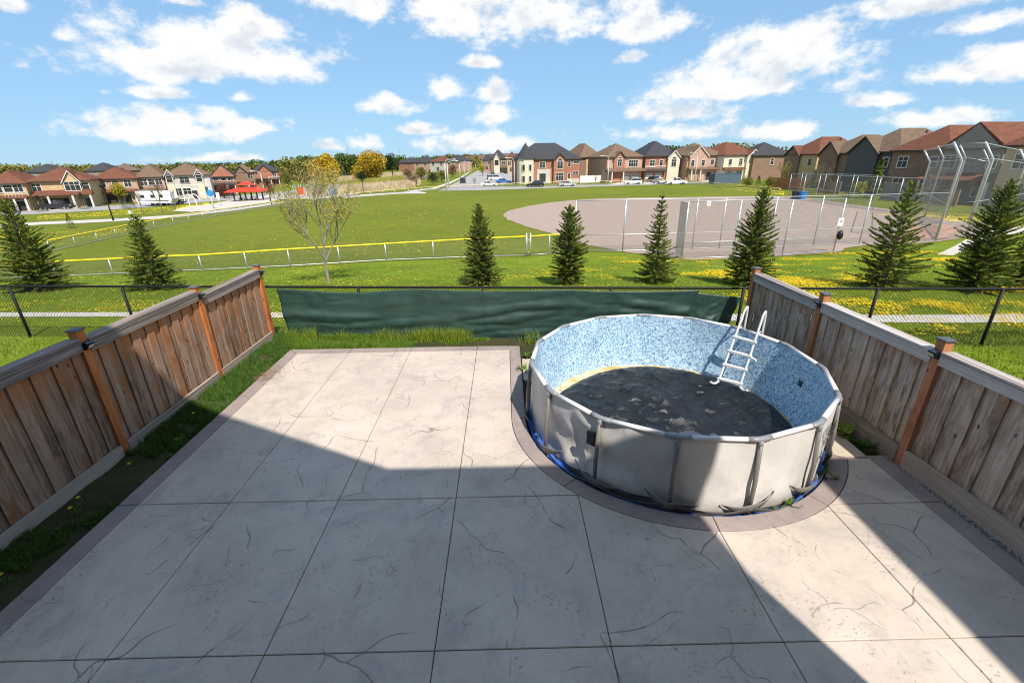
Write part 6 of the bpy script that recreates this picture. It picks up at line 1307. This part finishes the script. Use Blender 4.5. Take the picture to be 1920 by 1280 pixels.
# ================================================================== trees round the park
tree((614, 352), (618, 288), 66, 'big golden willow left of the pond, behind the young tree', 'leaf_gold', 31, 6000, 'willow_tree', trunk=.12, leaf=.32)
tree((694, 344), (692, 288), 70, 'golden round willow beside the pond', 'leaf_gold', 32, 6000, 'willow_tree', trunk=.12, leaf=.32)
tree((738, 340), (737, 286), 30, 'dark green tall tree right of the golden willow', 'leaf_dark', 33, 1300)
tree((682, 363), (681, 321), 24, 'dark green lollipop tree on a thin trunk by the pond', 'leaf_dark', 34, 900, trunk=.5)
tree((230, 381), (229, 341), 30, 'yellow-green tree before the pink brick house', 'leaf_yellow', 35, 1100, trunk=.25)
for k, (px, top, wd, l, m) in enumerate((((422, 372), (420, 342), 34, 'reddish brown shrub left of the red shelter', 'leaf_red'), ((508, 372), (507, 336), 26, 'dark red small tree right of the shelter', 'leaf_red'), ((300, 386), (297, 352), 22, 'olive shrub beside the trailer', 'leaf_olive'), ((575, 352), (575, 322), 30, 'reddish shrub behind the playground', 'leaf_red'), ((540, 352), (540, 318), 34, 'olive tree behind the playground, left of the willow', 'leaf_olive'),
    ((765, 334), (765, 318), 26, 'brownish bush before the pond houses', 'leaf_brown'), ((790, 336), (788, 312), 30, 'olive bush beyond the pond', 'leaf_olive'), ((812, 346), (810, 322), 26, 'dark green bush near the pond path', 'leaf_dark'), ((828, 341), (827, 318), 28, 'green bush at the road side', 'leaf_olive'), ((848, 333), (850, 308), 26, 'russet bush left of the road lamps', 'leaf_brown'), ((776, 350), (775, 328), 24, 'brown shrub at the pond edge', 'leaf_brown'),
    ((905, 330), (905, 302), 18, 'bright yellow tree right of the road', 'leaf_yellow'), ((730, 352), (729, 343), 12, 'small dark shrub before the reeds', 'leaf_dark'), ((1400, 351), (1400, 333), 26, 'olive bush beside the container', 'leaf_olive'), ((1440, 356), (1438, 330), 26, 'yellow-green bush before the orange fence', 'leaf_olive'), ((1612, 372), (1614, 338), 30, 'yellow-green bush between the dugout fences', 'leaf_yellow'), ((1880, 395), (1890, 352), 60, 'dark bush behind the backstop at the right', 'leaf_dark'), ((1740, 384), (1722, 345), 26, 'green bush behind the backstop posts', 'leaf_green'),
    ((20, 398), (20, 370), 30, 'dark green hedge tree at the left picture edge', 'leaf_green'), ((1700, 372), (1702, 335), 20, 'olive bush before the brown fence', 'leaf_olive'), ((1466, 350), (1468, 318), 20, 'thin olive tree before the shaded brick house', 'leaf_olive'), ((455, 362), (452, 345), 20, 'small green bush before the shelter', 'leaf_green'))):
    tree(px, top, wd, l, m, 50+k, 700, 'shrub' if wd < 31 else 'leafy_tree', 'shrub' if wd < 31 else 'tree', .08, 'shrubs around the park')
for k, (px, top, wd, l, m) in enumerate((((80, 397), (76, 366), 26, 'blue spruce before the pale brick house', 'needles_blue'), ((160, 392), (157, 361), 28, 'dark spruce before the tan house verandah', 'needles_blue'), ((134, 428), (132, 400), 22, 'little staked conifer on the park lawn', 'needles'), ((236, 391), (234, 366), 18, 'small spruce below the yellow-green tree', 'needles_blue'), ((250, 391), (247, 370), 18, 'small spruce right of the other by the white garage', 'needles_blue'),
    ((1521, 362), (1521, 318), 30, 'green conifer before the brown board fence', 'needles'), ((1590, 368), (1592, 332), 30, 'conifer behind the far dugout', 'needles'), ((1634, 372), (1640, 298), 34, 'tall conifer at the corner of the dark grey house', 'needles'), ((1725, 378), (1716, 318), 34, 'conifer left of the backstop', 'needles'), ((1420, 352), (1420, 330), 20, 'dark small conifer beside the container', 'needles_blue'), ((1905, 398), (1915, 352), 40, 'conifer at the right picture edge behind the backstop', 'needles'))):
    conifer(px, top, wd, l, 80+k, m)
for k, (px, top, l, nl_, m, sp_) in enumerate((((305, 398), (288, 330), 'bare young street tree before the stone house', 0, None, .5), ((268, 400), (258, 352), 'thin bare sapling on the park lawn', 0, None, .45), ((1535, 366), (1545, 300), 'bare branched tree before the brown gable house', 0, None, .6), ((113, 352), (113, 300), 'bare round tree behind the red roofs', 0, None, .8), ((1465, 351), (1478, 300), 'thin yellowish tree before the tan side wall', 500, 'young_leaf', .5), ((1115, 349), (1115, 326), 'small bare tree before the white fence', 0, None, .6), ((890, 352), (889, 330), 'small bare tree at the road junction', 0, None, .5), ((1278, 342), (1284, 315), 'bare tree in the front yard of the charcoal roofed house', 0, None, .6), ((1365, 341), (1372, 308), 'bare tree before the cream fronted house', 0, None, .6), ((330, 392), (332, 352), 'thin bare tree by the street before the townhouse', 0, None, .5), ((1320, 340), (1318, 318), 'small bare tree before the broad gabled house', 0, None, .6))):
    sapling(px, top, l, 120+k, sp_, nl_, m, .12, 'bark', name='bare_tree', depth=4, group='bare trees along the streets')
# reeds round the pond, woodland on the skyline
def reeds(name, label, pts, n_, h0, h1, m):
    V = []; F = []; G = [gp(*q) for q in pts]
    for i in range(n_):
        a, b, c = rng.sample(G, 3); u, v = sorted((rng.random(), rng.random())); p = a*u+b*(v-u)+c*(1-v); h = rng.uniform(h0, h1); w_ = .18; k = len(V); d = rng.uniform(-.3, .3); z = tz(p.x, p.y)
        V.extend([(p.x-w_, p.y, z), (p.x+w_, p.y, z), (p.x+d, p.y+rng.uniform(-.3, .3), z+h)]); F.append((k, k+1, k+2))
    tag(npmesh(name, V, F, m, None, tuple(G[0])), label, 'reeds', kind='stuff')
reeds('reeds', 'pale dry reeds along the near edge of the pond', [(560,366),(640,360),(700,356),(760,351),(790,345),(780,350),(720,357),(650,364)], 5000, 1.2, 2.2, 'reed'); reeds('green_reeds', 'yellow-green reeds standing in the pond', [(640,352),(700,347),(745,342),(760,340),(700,349)], 3000, 1.5, 2.6, 'reed_green'); reeds('far_reeds', 'dry reeds along the far pond edge', [(560,346),(640,338),(720,330),(780,326),(740,329),(640,341)], 3000, 1.2, 2.2, 'reed')
def woodland(name, label, spec, m, n_, size):
    V = []; F = []; r_ = random.Random(len(label)); lob = []
    for (x0, x1, yb, yt0, yt1, dist) in spec:
        for i in range(int((x1-x0)/3.2)):
            x = r_.uniform(x0, x1); d = ray(x, yb); t_ = dist*r_.uniform(.92, 1.1)/d[1]; b = Vector((d[0]*t_, d[1]*t_, 0)); b.z = tz(b.x, b.y)
            h = hat(b, x, r_.uniform(yt0, yt1)); r = max(2.5, min(h*.42, 6.5)); lob.append((b+Vector((0,0,max(h-r, r*.5))), r, 1.0)); lob.append((b+Vector((r_.uniform(-3,3),0,max(h*.5-r*.3, 1))), r, 1.2))
    V, F = leaf_cloud(lob, n_, size, r_); tag(npmesh(name, V, F, m, None, tuple(lob[0][0])), label, 'woodland', kind='stuff')
woodland('green_woodland', 'green wooded skyline behind the left houses and the willows', [(330, 470, 300, 303, 309, 380), (460, 560, 300, 298, 306, 330), (560, 600, 300, 290, 300, 300), (630, 700, 298, 286, 293, 330), (690, 860, 298, 290, 300, 420), (1230, 1290, 290, 271, 278, 260)], 'leaf_green', 60000, .8)
woodland('olive_woodland', 'olive and brown budding trees on the skyline', [(-100, 330, 311, 306, 311, 300), (330, 560, 305, 304, 312, 300), (535, 600, 305, 292, 312, 250), (640, 900, 298, 292, 302, 460), (1000, 1240, 292, 284, 289, 520), (1240, 1480, 288, 272, 282, 300), (1340, 1420, 288, 266, 276, 260)], 'leaf_olive', 60000, .85)
woodland('brown_woodland', 'far brownish wooded ridge on the horizon', [(830, 1500, 292, 287, 293, 700), (1500, 2000, 284, 276, 283, 600)], 'leaf_brown', 50000, 1.1)
tree((1355, 330), (1358, 268), 40, 'bright yellow-green tree above the cream fronted house roof', 'leaf_yellow', 44, 900, trunk=.2)
# low ridge beyond everything, closing the horizon
def ridge():
    V = []; F = []; n_ = 120
    for i in range(n_+1):
        az = R(-75+150*i/n_)
        for j, (d, z) in enumerate(((760, -6), (980, -4+(5+3*fnoise(i*.13, 1))*min(1, max(0, (math.degrees(az)+22)/14))), (1300, -2+(10+7*fnoise(i*.09, 4))*min(1, max(0, (math.degrees(az)+22)/14))), (1900, -6))): V.append((d*math.sin(az), d*math.cos(az), z))
    for i in range(n_):
        for j in range(3): k = i*4+j; F.append((k, k+4, k+5, k+1))
    structure(npmesh('hills', V, F, 'hill_wood', smooth=True))
leafmat('hill_wood', (.085, .085, .045), (.14, .105, .06)); ridge()
